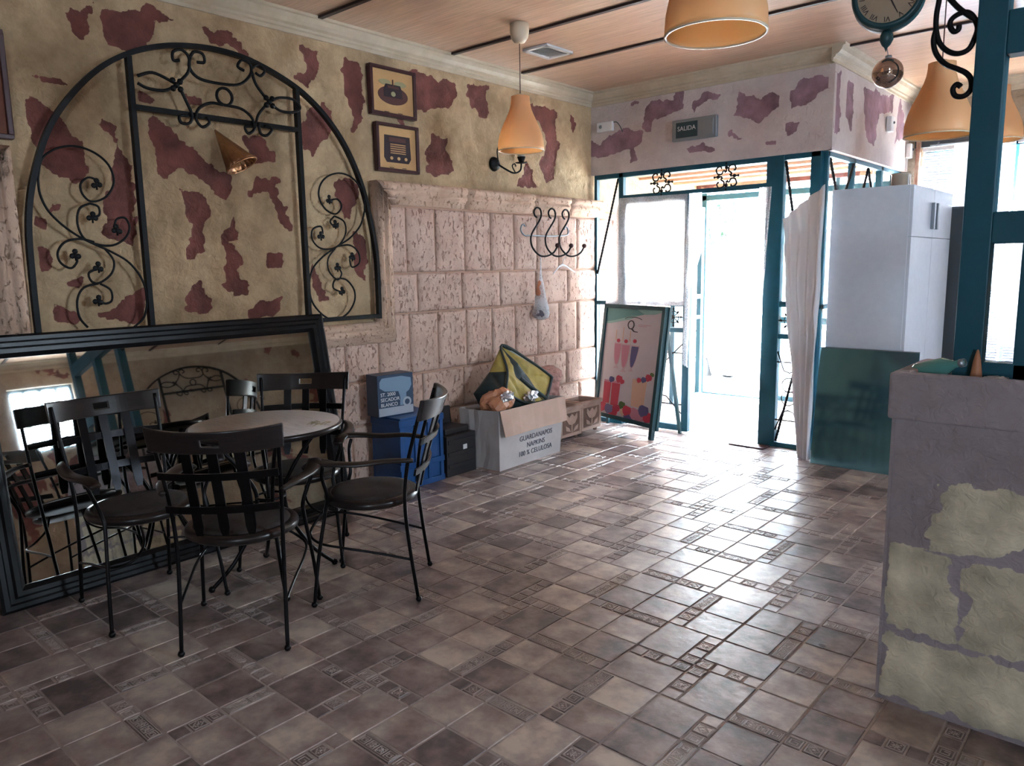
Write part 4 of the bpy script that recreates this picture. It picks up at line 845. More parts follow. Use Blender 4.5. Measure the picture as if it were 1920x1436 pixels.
for (x, y, fx, fy, lab) in ((-2.80, 2.14, -.76, -.65, 'black armchair on the right of the table nearest the cardboard box, turned sideways'), (-3.45, 1.345, 1, .02, 'black armchair on the left of the table in front of the mirror'), (-3.42, 2.13, .70, -.71, 'black armchair behind the table, slotted top rail facing the viewer')):
    c = copy_tree(ch); place(c, x, y, fx, fy); c['label'] = lab

# round table
TX, TY, TZ = -3.235, 1.865, .775
r = empty('round_table', (TX, TY, 0), 'small round cafe table with worn top and black legs between the four chairs', 'table')
mb = MB(); mb.lathe([(0, TZ-.03), (.335, TZ-.03), (.352, TZ-.022), (.358, TZ-.008), (.354, TZ), (.345, TZ+.002)], 56, (TX, TY, 0)); T = mb.build('table_rim', M['chairwood'], r)
mb = MB(); mb.lathe([(.346, TZ-.004), (.345, TZ+.002), (0, TZ+.0025)], 56, (TX, TY, 0)); mb.build('tabletop', M['tabletop'], r)
mb = MB(); mb.lathe([(.19, TZ-.045), (.205, TZ-.045), (.205, TZ-.03), (.19, TZ-.03)], 32, (TX, TY, 0), closed=True); mb.build('support_ring', M['chairiron'], r)
for k in range(4):
    a = math.radians(-22+k*90+(6 if k % 2 else 0)); ca, sa = math.cos(a), math.sin(a)
    mb = MB(); mb.tube(catmull([(TX+ca*q, TY+sa*q, z) for q, z in ((.285, TZ-.03), (.20, .66), (.10, .52), (.065, .42), (.095, .28), (.19, .12), (.30, .012))], 6), .010, 8)
    l = mb.build('leg', M['chairiron'], r); mb = MB(); mb.sphere((TX+ca*.30, TY+sa*.30, .014), .017, 8); mb.build('foot_cap', M['chairiron'], l)
mb = MB(); mb.tube([(TX+.068*math.cos(2*PI*i/20), TY+.068*math.sin(2*PI*i/20), .42) for i in range(20)], .006, 6, closed=True); mb.build('leg_ring', M['chairiron'], r)
# dry twigs left on the table
r = empty('dry_twigs', (-2.99+.0, 2.0, TZ+.002), 'few dry twigs lying on the table top near its right edge', 'twigs')
mb = MB(); 
for i in range(9):
    a = random.uniform(0, 6.28); cx, cy = -3.02+random.uniform(-.05, .05), 2.02+random.uniform(-.035, .035); L1 = random.uniform(.015, .035)
    mb.tube([(cx-math.cos(a)*L1, cy-math.sin(a)*L1, TZ+.004), (cx, cy, TZ+.004+random.uniform(.002, .012)), (cx+math.cos(a)*L1, cy+math.sin(a)*L1, TZ+.004)], .0014, 5)
mb.build('twig_pile', M['inkgreen'], r)['kind'] = 'stuff'

# ------------------------------------------------------------------ blue crate, appliance box, dark crate
M['blue'] = mat('blue_plastic_crate', (.010, .075, .24), .4, col2=(.012, .06, .18), nscale=6)
r = empty('plastic_crate', (-4.0, 3.42, 0), 'blue plastic crate on the floor against the stone wall', 'crate')
x0, x1, y0, y1, H_ = -4.16, -3.86, 3.205, 3.60, .50
mb = MB(); mb.box(x0, x1, y0, y1, 0, .02); mb.box(x0, x0+.015, y0, y1, .02, H_); mb.box(x0+.015, x1-.01, y0, y0+.015, .02, H_-.02); mb.box(x0+.015, x1-.01, y1-.015, y1, .02, H_-.02); mb.box(x1-.022, x1-.012, y0+.015, y1-.015, .02, H_-.03)
B_ = mb.build('crate_body', M['blue'], r, bevel=.004)
for z in (0, .14, .44):
    mb = MB(); z2 = .05 if z != .44 else .06; mb.box(x1-.012, x1+.004, y0-.004, y1+.004, z, z+z2*.8); mb.box(x0, x1+.004, y0-.008, y0+.004, z, z+z2*.8); mb.box(x0, x1+.004, y1-.004, y1+.008, z, z+z2*.8); mb.build('rim', M['blue'], r, bevel=.003)
for yy in (y0, y0+.13, y0+.25, y1-.03):
    mb = MB(); mb.box(x1-.012, x1+.003, yy, yy+.03, .03, .46); mb.build('rib', M['blue'], r, bevel=.003)
mb = MB(); mb.box(x0+.01, x1-.005, y0+.01, y1-.01, H_-.03, H_); mb.build('crate_lid', M['blue'], r, bevel=.005)
r = empty('appliance_box', (-4.05, 3.31, .50), 'blue grey printed dryer box standing on the blue crate', 'box')
Mb = Matrix.Translation((-4.06, 3.30, .502)) @ Matrix.Rotation(math.radians(-6), 4, 'Z')
M['boxblue'] = mat('dark_blue_carton', (.030, .055, .10), .45); M['boxlight'] = mat('carton_pale_blue_print', (.17, .26, .36), .45); M['boxgrey'] = mat('carton_grey_print', (.34, .37, .42), .45)
mb = MB(); mb.box(-.07, .07, -.145, .145, 0, .285, Mb); mb.build('carton', M['boxblue'], r, bevel=.002)
mb = MB(); fx = .0712
def bf(L, m_=0, d=.0006): mb.mi = m_; mb.prism(L, fx, fx+d, lambda u, v, t: Mb @ Vector((t, u, v))); mb.mi = 0
bf([(-.14, .005), (.14, .005), (.14, .06), (-.14, .06)], 1)
bf([(-.13, .24), (-.11, .265), (.05, .268), (.125, .25), (.13, .20), (.11, .165), (.085, .15), (.085, .09), (.06, .065), (.03, .065), (.035, .12), (.02, .165), (-.09, .175), (-.13, .20)], 0)
bf([(.09+.035*math.cos(a*.4), .085+.035*math.sin(a*.4)) for a in range(16)], 1, .0012)
bf([(.09+.02*math.cos(a*.4), .085+.02*math.sin(a*.4)) for a in range(16)], 2, .002)
mb.build('dryer_print', [M['boxlight'], M['boxgrey'], M['boxblue']], r)
text_obj('lettering', 'ST. 2000\nSECADOR\nBLANCO', .034, M['white_plastic'], r, Mb @ basis((.0725, -.125, .115), (0, 1, 0), (0, 0, 1)), align='LEFT')
r = empty('dark_crate', (-3.98, 3.78, 0), 'dark low crate on the floor between the blue crate and the cardboard box', 'crate')
M['black_plastic'] = mat('black_plastic', (.022, .020, .022), .5)
mb = MB(); mb.box(-4.15, -3.86, 3.635, 3.93, 0, .30); mb.build('crate_body', M['black_plastic'], r, bevel=.006)
for z in (.06, .15, .24): 
    mb = MB(); mb.box(-3.862, -3.853, 3.645, 3.92, z, z+.03); mb.build('crate_slat', M['black_plastic'], r, bevel=.002)
mb = MB(); mb.box(-3.856, -3.851, 3.79, 3.83, .185, .22); mb.build('tag', M['white_plastic'], r)
mb = MB(); mb.box(-4.12, -4.09, 3.66, 3.90, .30, .47); mb.box(-4.09, -3.90, 3.66, 3.90, .30, .345); mb.build('handle_panel', M['black_plastic'], r, bevel=.01)

# ------------------------------------------------------------------ cardboard box and what is in it
M['ink'] = mat('stencil_ink', (.06, .055, .08), .8)
M['card'] = mat('brown_cardboard', (.46, .31, .25), .8, col2=(.40, .27, .21), nscale=5); M['cardw'] = mat('white_faced_cardboard', (.50, .46, .45), .7, col2=(.42, .38, .365), nscale=3)
r = empty('cardboard_box', (-3.86, 4.36, 0), 'open white faced cardboard box full of bags beside the stone wall', 'box')
C0, C1, C2, C3 = Vector((-4.01, 3.965, 0)), Vector((-3.672, 3.985, 0)), Vector((-3.70, 4.745, 0)), Vector((-4.03, 4.72, 0)); HB = .455
def wallq(mb, a, b_, h0, h1, t=.006, la=(0, 0, 0), lb=(0, 0, 0), dip=0, nz=1):
    d = (b_-a).normalized(); n_ = Vector((d.y, -d.x, 0))*t; k = 8; vs = []
    for i in range(k+1):
        for j in range(5):
            p = a.lerp(b_, i/k)+Vector((0, 0, h0+(h1-h0)*j/4))+Vector(la).lerp(Vector(lb), i/k)*(j/4)+Vector((0, 0, -dip*math.sin(PI*i/k)*(j/4)))+n_*(nz if 0 < i < k else 0)*noise.noise(Vector((i*.6, j*.5, a.x*7+a.y)))*2.2
            vs += [p, p-n_]
    f = []
    W_ = 10
    for i in range(k):
        for j in range(4):
            q = i*W_+j*2; f += [(q, q+W_, q+W_+2, q+2), (q+1, q+3, q+W_+3, q+W_+1)]
    for i in range(k): f += [(i*W_, i*W_+1, (i+1)*W_+1, (i+1)*W_), (i*W_+8, (i+1)*W_+8, (i+1)*W_+9, i*W_+9)]
    for j in range(4): f += [(j*2, j*2+2, j*2+3, j*2+1), (k*W_+j*2, k*W_+j*2+1, k*W_+j*2+3, k*W_+j*2+2)]
    mb.add(vs, f)
LN = [(-.01, -.045, 0), (.035, -.04, .01), (.035, .01, .01), (-.01, .02, 0)]
for q_, (a, b_) in enumerate(((C0, C1), (C1, C2), (C2, C3), (C3, C0))):
    mb = MB(); wallq(mb, a, b_, .004, HB, la=LN[q_], lb=LN[(q_+1) % 4], dip=.004, nz=0 if q_ == 1 else 1); mb.build('box_side', M['cardw'], r)
mb = MB(); mb.add([p+Vector((0, 0, .006)) for p in (C0, C1, C2, C3)]+[p+Vector((0, 0, .001)) for p in (C0, C1, C2, C3)], [(0, 1, 2, 3), (7, 6, 5, 4), (0, 4, 5, 1), (1, 5, 6, 2), (2, 6, 7, 3), (3, 7, 4, 0)]); mb.build('box_bottom', M['card'], r)
mb = MB(); T1 = C1+Vector((.038, -.040, HB+.012)); T2 = C2+Vector((.038, .0, HB+.012)); vs = []
for i in range(9):
    for j in range(4):
        p = T1.lerp(T2, i/8)+Vector((.012+.022*j/3+.006*math.sin(i*1.1), 0, -.195*j/3 + (0 if i not in (0, 8) else -.0))); p += Vector((0, (.03*(1-i/4) if i < 4 else 0)*(j/3), 0)); vs += [p, p+Vector((-.006, 0, 0))]
f = []
for i in range(8):
    for j in range(3): q = i*8+j*2; f += [(q, q+8, q+10, q+2), (q+1, q+3, q+11, q+9)]
for i in range(8): f += [(i*8, i*8+1, i*8+9, i*8+8), (i*8+6, i*8+14, i*8+15, i*8+7)]
for j in range(3): f += [(j*2, j*2+2, j*2+3, j*2+1), (64+j*2, 64+j*2+1, 64+j*2+3, 64+j*2+2)]
mb.add(vs, f); mb.build('box_flap', M['card'], r)
for txt, yy, zz, s_ in (('GUARDANAPOS', 4.41, .205, .056), ('NAPKINS', 4.41, .145, .056), ('100 % CELULOSA', 4.41, .085, .056)):
    t = (yy-3.985)/.76; xw = C1.x+(C2.x-C1.x)*t+.035*zz/HB+.0012
    text_obj('lettering', txt, s_, M['ink'], r, basis((xw, yy, zz), (-.036, 1, 0), (.077, 0, 1)), depth=.0008)
def blob(name, c, rad, mats, seed=0, amp=.3, fr=2.5, sub=4, facet=True, par=None, fold=0, split=None, label=None, cat=None, solid=0):
    bm = bmesh.new(); bmesh.ops.create_icosphere(bm, subdivisions=sub, radius=1)
    for v in bm.verts:
        p = v.co.copy(); n_ = noise.noise(p*fr+Vector((seed, 0, 0))); f_ = abs(noise.noise(p*fr*2.2+Vector((0, seed, 0))))
        p *= 1+amp*n_-fold*f_; v.co = Vector((p.x*rad[0]+c[0], p.y*rad[1]+c[1], p.z*rad[2]+c[2]))
    mb = MB(); mb.v = [tuple(v.co) for v in bm.verts]; 
    for f in bm.faces:
        mb.f.append(tuple(v.index for v in f.verts)); mb.sm.append(not facet); mb.m.append(split(f.calc_center_median()) if split else 0)
    bm.free(); o = mb.build(name, mats, par)
    if label: setp(o, label, cat)
    return o
# yellow and dark shopping bag (faceted tent shape)
M['bagyellow'] = mat('mustard_bag_fabric', (.44, .335, .085), .55, col2=(.33, .245, .06), nscale=10, bump=.3, bscale=30); M['bagdark'] = mat('dark_green_bag_fabric', (.022, .035, .035), .5); M['bagpale'] = mat('pale_blue_bag_fabric', (.34, .42, .44), .5)
r = empty('shopping_bag', (-3.93, 4.44, .43), 'large crumpled yellow and black bag on top of the cardboard box', 'bag')
top = Vector((-3.98, 4.36, .885)); V_ = [Vector(p) for p in ((-3.78, 4.17, .56), (-3.76, 4.36, .455), (-3.75, 4.60, .44), (-3.80, 4.76, .60), (-3.98, 4.80, .62), (-4.12, 4.60, .50), (-4.14, 4.25, .50), (-4.02, 4.08, .54))]
def tri(mb, a, b_, c, bulge=.03, k=9, mi=0, seed=0):
    n_ = (b_-a).cross(c-a).normalized()
    if n_.x < 0: n_ = -n_
    idx = {}; base = len(mb.v); vs = []
    for i in range(k+1):
        for j in range(k+1-i):
            u, v = i/k, j/k; w_ = 1-u-v; p = a*w_+b_*u+c*v
            e = 27*u*v*w_; idx[(i, j)] = len(vs); vs.append(p+n_*(bulge*min(1, e*1.1)+.012*e*noise.noise(p*25+Vector((seed, 0, 0)))*1.6))
    fs = [(idx[(i, j)], idx[(i+1, j)], idx[(i, j+1)]) for i in range(k) for j in range(k-i)]+[(idx[(i+1, j)], idx[(i+1, j+1)], idx[(i, j+1)]) for i in range(k-1) for j in range(k-1-i)]
    mb.mi = mi; mb.add(vs, fs, True); mb.mi = 0
mids = [top.lerp(v, .55)+Vector((.035, 0, .0)) for v in V_]
mb = MB(); pattern = [0, 1, 0, 2, 1, 1, 1, 1]
for i in range(8):
    j = (i+1) % 8; tri(mb, top, mids[i], mids[j], .03, 8, [0, 1, 0, 2, 1, 1, 1, 0][i], i); tri(mb, mids[i], V_[i], V_[j], .025, 8, [0, 0, 0, 0, 1, 1, 1, 1][i], i+9); tri(mb, mids[i], V_[j], mids[j], .02, 8, [0, 1, 0, 2, 1, 1, 1, 1][i], i+20)
low = [v+Vector((.0, 0, -.09)) for v in V_]; low = [Vector((v.x*.75-3.95*.25, v.y*.8+4.45*.2, .40)) for v in low]
for i in range(8): j = (i+1) % 8; tri(mb, V_[i], low[i], V_[j], .01, 6, 1); tri(mb, low[i], low[j], V_[j], .01, 6, 1)
mb.build('bag_body', [M['bagyellow'], M['bagdark'], M['bagpale']], r)
mb = MB()
for i, path in enumerate(([V_[0], mids[0], top, mids[3], V_[3]], [V_[0], V_[1], V_[2], V_[3]], [top, mids[4], V_[4], V_[3]])): mb.tube(catmull([p+Vector((.012, 0, .008)) for p in path], 6), .011, 6)
mb.tube(catmull([mids[1]+Vector((.045, 0, 0)), (mids[1]+V_[2])/2+Vector((.05, -.03, .02)), V_[2]+Vector((.03, 0, .02))], 8), .014, 6, flat=.4); mb.build('bag_trim', M['bagdark'], r)
M['orangepaper'] = mat('orange_brown_paper', (.50, .22, .11), .5, col2=(.40, .16, .09), nscale=12, bump=.5, bscale=18)
blob('paper_bag', (-3.80, 4.12, .50), (.10, .15, .10), M['orangepaper'], 3, .5, 1.2, 3, fold=.22, label='crumpled orange brown paper bag at the left end of the cardboard box', cat='paper bag')
M['foil'] = mat('crumpled_foil', (.66, .64, .66), .28, .85)
blob('foil_ball', (-3.735, 4.43, .50), (.045, .075, .045), M['foil'], 8, .6, 2.5, 3, fold=.5, label='crumpled silver foil below the yellow and black bag', cat='foil')
blob('foil_ball', (-3.705, 4.12, .545), (.035, .06, .045), M['foil'], 12, .6, 2.5, 3, fold=.5, label='shiny crumpled wrapper lying on the orange paper bag', cat='foil')
M['pinkcloth'] = mat('dusty_pink_cloth', (.42, .235, .20), .85, col2=(.36, .19, .165), nscale=6)
r = empty('pink_cloth', (-4.02, 4.95, .40), 'folded dusty pink cloth bundle at the right end of the cardboard box', 'cloth')
blob('folded_cloth', (-3.93, 4.80, .52), (.14, .16, .13), M['pinkcloth'], 5, .2, 1.6, 5, False, r, fold=.25); blob('folded_cloth', (-3.92, 4.86, .60), (.12, .13, .08), M['pinkcloth'], 15, .18, 1.6, 5, False, r, fold=.2); blob('folded_cloth', (-3.90, 4.84, .44), (.10, .10, .12), M['pinkcloth'], 25, .2, 2, 5, False, r, fold=.3)
# green bottle between the box and planter
M['greenglass'] = mat('dark_green_glass', (.012, .075, .055), .12, coat=.5)
r = empty('green_bottle', (-3.97, 4.98, 0), 'dark green bottle standing between the cardboard box and the planters', 'bottle')
mb = MB(); mb.lathe([(0, .0), (.05, 0), (.055, .01), (.055, .26), (.045, .31), (.022, .35), (.018, .40), (.02, .41), (0, .41)], 22, (-3.95, 4.93, 0)); mb.build('bottle_body', M['greenglass'], r)
mb = MB(); mb.lathe([(0, .44), (.022, .44), (.024, .40), (.022, .385)], 18, (-3.95, 4.93, 0)); mb.build('cap', M['bagdark'], r)
# terracotta planters with tulip relief
M['terra'] = mat('pale_terracotta', (.44, .30, .24), .85, col2=(.34, .22, .175), nscale=9, bump=.25, bscale=60); M['terrad'] = mat('terracotta_recess', (.17, .10, .075), .9)
def planter(y0, y1, xf, h, label):
    x0 = xf-.26; r = empty('tulip_planter', ((x0+xf)/2, (y0+y1)/2, 0), label, 'planter', 'square planters with tulip relief'); t = .022
    mb = MB(); z0 = .03
    mb.box(x0, xf, y0, y1, z0, z0+.03)
    for a in ((x0, x0+t, y0, y1), (xf-t, xf, y0, y1), (x0+t, xf-t, y0, y0+t), (x0+t, xf-t, y1-t, y1)): mb.box(*a, z0+.03, h)
    mb.build('planter_body', M['terra'], r, bevel=.003)
    mb = MB(); e = .012
    for a in ((x0-e, xf+e, y0-e, y0+.03), (x0-e, xf+e, y1-.03, y1+e), (x0-e, x0+.03, y0+.03, y1-.03), (xf-.03, xf+e, y0+.03, y1-.03)): mb.box(*a, h-.03, h+.004)
    mb.build('rim', M['terra'], r, bevel=.004)
    mb = MB(); mb.box(xf-.001, xf+.0015, y0+.03, y1-.03, .06, h-.055); mb.build('recess', M['terrad'], r)
    mb = MB(); yc = (y0+y1)/2; hh = (h-.11); zb = .065; w_ = (y1-y0)*.5-.04
    def pz(L): mb.prism([(yc+a*w_, zb+b_*hh) for a, b_ in L], xf, xf+.009, lambda u, v, t: (t, u, v))
    pz([(-.7, .95), (-.35, .75), (0, .92), (.35, .75), (.7, .95), (.72, .65), (.4, .42), (0, .36), (-.4, .42), (-.72, .65)])
    pz([(-.07, .38), (.07, .38), (.09, 0), (-.09, 0)]); pz([(.1, .02), (.75, .12), (.85, .35), (.4, .24)]); pz([(-.1, .02), (-.75, .12), (-.8, .38), (-.35, .24)])
    mb.build('tulip_relief', M['terra'], r, bevel=.003)
    for a in (x0+.04, xf-.04):
        for b_ in (y0+.04, y1-.04): mb = MB(); mb.lathe([(0, 0), (.016, 0), (.02, .03), (0, .03)], 12, (a, b_, 0)); mb.build('foot', M['terrad'], r)
    mb = MB(); mb.box(x0+t, xf-t, y0+t, y1-t, z0+.03, h-.09); mb.build('soil', M['terrad'], r)
planter(5.0, 5.30, -3.89, .292, 'terracotta planter with a carved tulip, nearer the cardboard box')
planter(5.355, 5.655, -3.93, .29, 'terracotta planter with a carved tulip, nearer the sandwich board')
# ------------------------------------------------------------------ sandwich board with the milkshake poster
M['poster'] = mat('poster_offwhite', (.56, .50, .52), .45, col2=(.50, .45, .48), nscale=2); M['p_teal'] = mat('poster_teal', (.10, .26, .25), .5); M['p_teal2'] = mat('poster_pale_teal', (.24, .42, .40), .5)
M['p_pink'] = mat('poster_pink', (.50, .20, .26), .5); M['p_red'] = mat('poster_red', (.48, .035, .07), .5); M['p_blue'] = mat('poster_berry_blue', (.10, .09, .22), .5); M['p_cream'] = mat('poster_peach', (.60, .38, .27), .5); M['p_green'] = mat('poster_green', (.10, .17, .05), .5)
M['p_glass'] = mat('poster_glass_grey', (.52, .36, .40), .5); M['boardframe'] = mat('dark_teal_board_frame', (.012, .055, .065), .4)
r = empty('sandwich_board', (-3.7, 5.66, 0), 'dark framed sandwich board with a milkshake poster standing by the door', 'sandwich board')
BL, BR = Vector((-4.10, 5.80, .10)), Vector((-3.315, 5.56, .10)); exb = (BR-BL); WB = exb.length; exb.normalize(); lean = Vector((.045, .13, 1.04)); HBd = lean.length; upb = (lean-exb*lean.dot(exb)).normalized(); nb = exb.cross(upb)   # points towards the room
if nb.y > 0: nb = -nb
Mo = Matrix(((exb.x, upb.x, nb.x, BL.x), (exb.y, upb.y, nb.y, BL.y), (exb.z, upb.z, nb.z, BL.z), (0, 0, 0, 1)))
def bb(mb, u0, u1, v0, v1, d0, d1): mb.add([Mo @ Vector((u, v, d)) for u in (u0, u1) for v in (v0, v1) for d in (d0, d1)], [(0,1,3,2),(4,6,7,5),(0,4,5,1),(2,3,7,6),(0,2,6,4),(1,5,7,3)])
fw = .035
mb = MB(); bb(mb, 0, fw, 0, HBd, -.02, .02); bb(mb, WB-fw, WB, -.10, HBd, -.02, .02); bb(mb, fw, WB-fw, 0, fw, -.02, .02); bb(mb, fw, WB-fw, HBd-fw, HBd, -.02, .02); bb(mb, 0, fw, -.09, 0, -.02, .02); mb.build('front_frame', M['boardframe'], r, bevel=.003)
mb = MB(); bb(mb, fw-.004, WB-fw+.004, fw-.004, HBd-fw+.004, -.006, .004)
PW, PH = WB-2*fw, HBd-2*fw
def pp(L, mi, d=.0055): mb.mi = mi; mb.prism([(fw+a*PW, fw+b_*PH) for a, b_ in L], .0035, d, lambda u, v, t: Mo @ Vector((u, v, t))); mb.mi = 0
PM = ['poster', 'p_teal', 'p_teal2', 'p_pink', 'p_red', 'p_blue', 'p_cream', 'p_green', 'inkdark', 'p_glass']
pp([(0, 1), (1, 1), (.9, .985), (.75, .965), (.6, .945), (.45, .935), (.3, .91), (.15, .885), (0, .87)], 1)
pp([(0, .87), (.15, .885), (.3, .91), (.45, .935), (.6, .945), (.45, .905), (.3, .885), (.12, .86), (0, .85)], 2, .006); pp([(.55, 1), (1, 1), (1, .985), (.85, .96), (.7, .955)], 2, .0062)
def ringp(cx, cy, rx, ry, w_, mi, d=.0065, a0=0, a1=2*PI, n=28):
    for i in range(n):
        p, q = a0+(a1-a0)*i/n, a0+(a1-a0)*(i+1)/n; pp([(cx+rx*math.cos(p), cy+ry*math.sin(p)), (cx+rx*math.cos(q), cy+ry*math.sin(q)), (cx+(rx-w_)*math.cos(q), cy+(ry-w_*.6)*math.sin(q)), (cx+(rx-w_)*math.cos(p), cy+(ry-w_*.6)*math.sin(p))], mi, d)
ringp(.47, .855, .06, .042, .014, 8); pp([(.49, .825), (.54, .80), (.60, .797), (.60, .79), (.53, .792), (.47, .82)], 8, .0066)
ringp(.50, .90, .16, .03, .010, 8, .0064, .2, 2.9, 12); pp([(.60, .862), (.82, .862), (.82, .858), (.60, .858)], 3, .006); pp([(.60, .85), (.75, .85), (.75, .846), (.60, .846)], 3, .006)
def tall_glass(cx, y0, y1, w_, mi, tilt=0):
    h = y1-y0; prof = [(1, 1), (1.0, .8), (.82, .45), (.5, .2), (.22, .13), (.22, .08), (.6, .02), (.62, 0)]
    L = [(cx+w_*a+tilt*b_, y0+h*b_) for a, b_ in prof]+[(cx-w_*a+tilt*b_, y0+h*b_) for a, b_ in prof[::-1]]; pp(L, 9, .0058)
    prof = [(.88, .96), (.88, .8), (.70, .46), (.35, .22), (.1, .16)]
    L = [(cx+w_*a+tilt*b_, y0+h*b_) for a, b_ in prof]+[(cx-w_*a+tilt*b_, y0+h*b_) for a, b_ in prof[::-1]]; pp(L, mi, .0062)
tall_glass(.27, .44, .68, .068, 3); tall_glass(.55, .43, .67, .070, 5, .04); tall_glass(.41, .415, .675, .078, 3, .01)
for (x, y) in ((.27, .70), (.41, .70), (.57, .71)): pp([(x+.032*math.cos(a*.6), y+.018*math.sin(a*.6)) for a in range(10)], 4, .0066)
for (x, yb, yt) in ((.21, .70, .80), (.34, .70, .83), (.47, .70, .80)): pp([(x, yb), (x+.012, yb), (x+.012, yt), (x, yt)], 6, .0064)
def tumbler(x, y, w_, h, mi, m2): pp([(x-w_, y), (x+w_, y), (x+w_*1.15, y+h), (x-w_*1.15, y+h)], mi, .006); pp([(x-w_*1.15, y+h), (x+w_*1.15, y+h), (x+w_*1.1, y+h+.02), (x-w_*1.1, y+h+.02)], m2, .0062)
tumbler(.15, .10, .06, .20, 4, 3); tumbler(.31, .09, .068, .21, 4, 3); tumbler(.73, .12, .11, .23, 6, 6)
for (x, y, s_, mi) in ((.22, .33, .05, 5), (.36, .345, .06, 4), (.42, .325, .04, 4), (.80, .375, .045, 5), (.88, .40, .055, 4), (.93, .43, .035, 7), (.72, .365, .04, 4), (.08, .06, .09, 4), (.22, .05, .08, 5), (.36, .07, .07, 4), (.46, .11, .06, 7), (.56, .07, .08, 4), (.70, .06, .09, 3), (.85, .10, .09, 5), (.93, .05, .09, 4), (.60, .03, .1, 5), (.30, .03, .09, 4), (.78, .03, .08, 3), (.50, .05, .06, 6)):
    pp([(max(0, min(1, x+s_*math.cos(a*.63))), max(0, y+s_*.6*math.sin(a*.63)*(1+.2*math.sin(a*2.1)))) for a in range(10)], mi, .0065+random.random()*.001)
mb.build('poster', [M[k] for k in PM], r)
mb = MB(); bo = lambda u, v, d: Vector((BL+exb*u).to_tuple()) + Vector((0, 0, -.1)) + Vector((0, 0, 1.14*v)) + Vector((exb.y, -exb.x, 0))*(-1)*(.0)
bk = Vector((-exb.y, exb.x, 0)); 
if bk.y < 0: bk = -bk
for u in (0.02, WB-.06):
    topp = Mo @ Vector((u, HBd-.02, -.03)); foot = Vector((BL+exb*u)); foot.z = 0; foot += bk*.40
    if foot.y > 5.93: foot = foot+bk*(-(foot.y-5.93)/bk.y)
    mb = MB(); mb.tube([topp, foot+Vector((0, 0, .0))], .018, 4); mb.build('rear_leg', M['boardframe'], r)
mb = MB(); bb(mb, WB-fw-.01, WB+.012, -.02, HBd, -.05, -.022); mb.build('rear_stile', M['boardframe'], r, bevel=.003)

# ------------------------------------------------------------------ entrance partition (door_1) with transom, leaf and side lights
TE = M['teal']; YD = 5.99
r = empty('door_1', (-3.2, YD, 0), kind='structure')
def fb(mb, x0, x1, z0, z1, y0=YD-.025, y1=YD+.025): mb.box(x0, x1, y0, y1, z0, z1)
mb = MB(); fb(mb, -4.225, -4.195, 0, 2.33); fb(mb, -3.955, -3.905, 0, 2.33); fb(mb, -2.56, -2.42, 0, 2.33, YD-.03, YD+.03); fb(mb, -2.215, -2.135, 0, 2.33); fb(mb, -4.2, -2.14, 2.285, 2.33)
fb(mb, -3.905, -2.56, 2.085, 2.125); fb(mb, -2.42, -2.215, 0, .04); fb(mb, -4.195, -3.955, 0, .04); fb(mb, -2.42, -2.215, 1.145, 1.19); fb(mb, -2.42, -2.215, .89, .93); fb(mb, -4.195, -3.955, 1.13, 1.165)
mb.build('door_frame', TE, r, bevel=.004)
mb = MB()
for (a, b_, c, d) in ((-3.905, -2.56, 2.125, 2.285), (-4.195, -3.955, .04, 2.285), (-2.42, -2.215, .04, 2.285)): mb.add([(a, YD, c), (b_, YD, c), (b_, YD, d), (a, YD, d)], [(0, 1, 2, 3)])
mb.build('pane', M['pane'], r)
def tw(mb, a, b_, rr=.0095):     # twisted bar
    a, b_ = Vector(a), Vector(b_); n = max(6, int((b_-a).length/.014)); mb.tube([a.lerp(b_, i/n) for i in range(n+1)], [rr*(1+.35*(i % 2)) for i in range(n+1)], 6)
def quatrefoil(xc, zc, s, name='transom_ornament'):
    m_ = MB()
    for k in range(4):
        a = k*PI/2; ca, sa = math.cos(a), math.sin(a)
        def T_(u, v): return (xc+s*(u*ca-v*sa), YD-.02, zc+s*(u*sa+v*ca))
        m_.tube(catmull([T_(*p) for p in ((.28, .12), (.40, .10), (.42, .25), (.30, .33), (.18, .45), (.25, .75), (.60, .85), (.78, .60), (.72, .42), (.62, .45))], 5), .007, 6)
        m_.tube([T_(.35, 0), T_(1.0, 0)], .006, 6); m_.sphere(T_(.68, 0), .016, 8); m_.sphere(T_(1.0, 0), .011, 8); m_.sphere(T_(.38, 0), .007, 8)
    return m_.build(name, M['iron'], r)
quatrefoil(-3.51, 2.205, .105); quatrefoil(-2.905, 2.205, .105)
def lower_iron(xa, xb, za, zb, rt, y=YD-.02):
    m_ = MB(); xc, zc = (xa+xb)/2, (za+zb)/2; q = .18*(zb-za)
    for sx in (0, 1):
        xs = xa if sx == 0 else xb; m_.tube([(xs, y, za+(zb-za)*.12), (xs+(xc-xs)*.55, y, za+(zb-za)*.30), (xc, y, zc-q)], .006, 6); m_.tube([(xs, y, zb-(zb-za)*.12), (xs+(xc-xs)*.55, y, zb-(zb-za)*.30), (xc, y, zc+q)], .006, 6)
    m_.tube([(xa, y, za+(zb-za)*.22), (xb, y, za+(zb-za)*.22)], .006, 6); m_.tube([(xa, y, zb-(zb-za)*.22), (xb, y, zb-(zb-za)*.22)], .006, 6)
    rr_ = min(.07, (xb-xa)*.28)
    for s_ in (-1, 1): m_.tube([(xc+rr_*math.cos(2*PI*i/18), y, zc+s_*rr_*.95+rr_*math.sin(2*PI*i/18)) for i in range(18)], .005, 6, closed=True)
    m_.sphere((xc, y, zc), .014, 8)
    m_.build('lower_grille', M['iron'], rt)
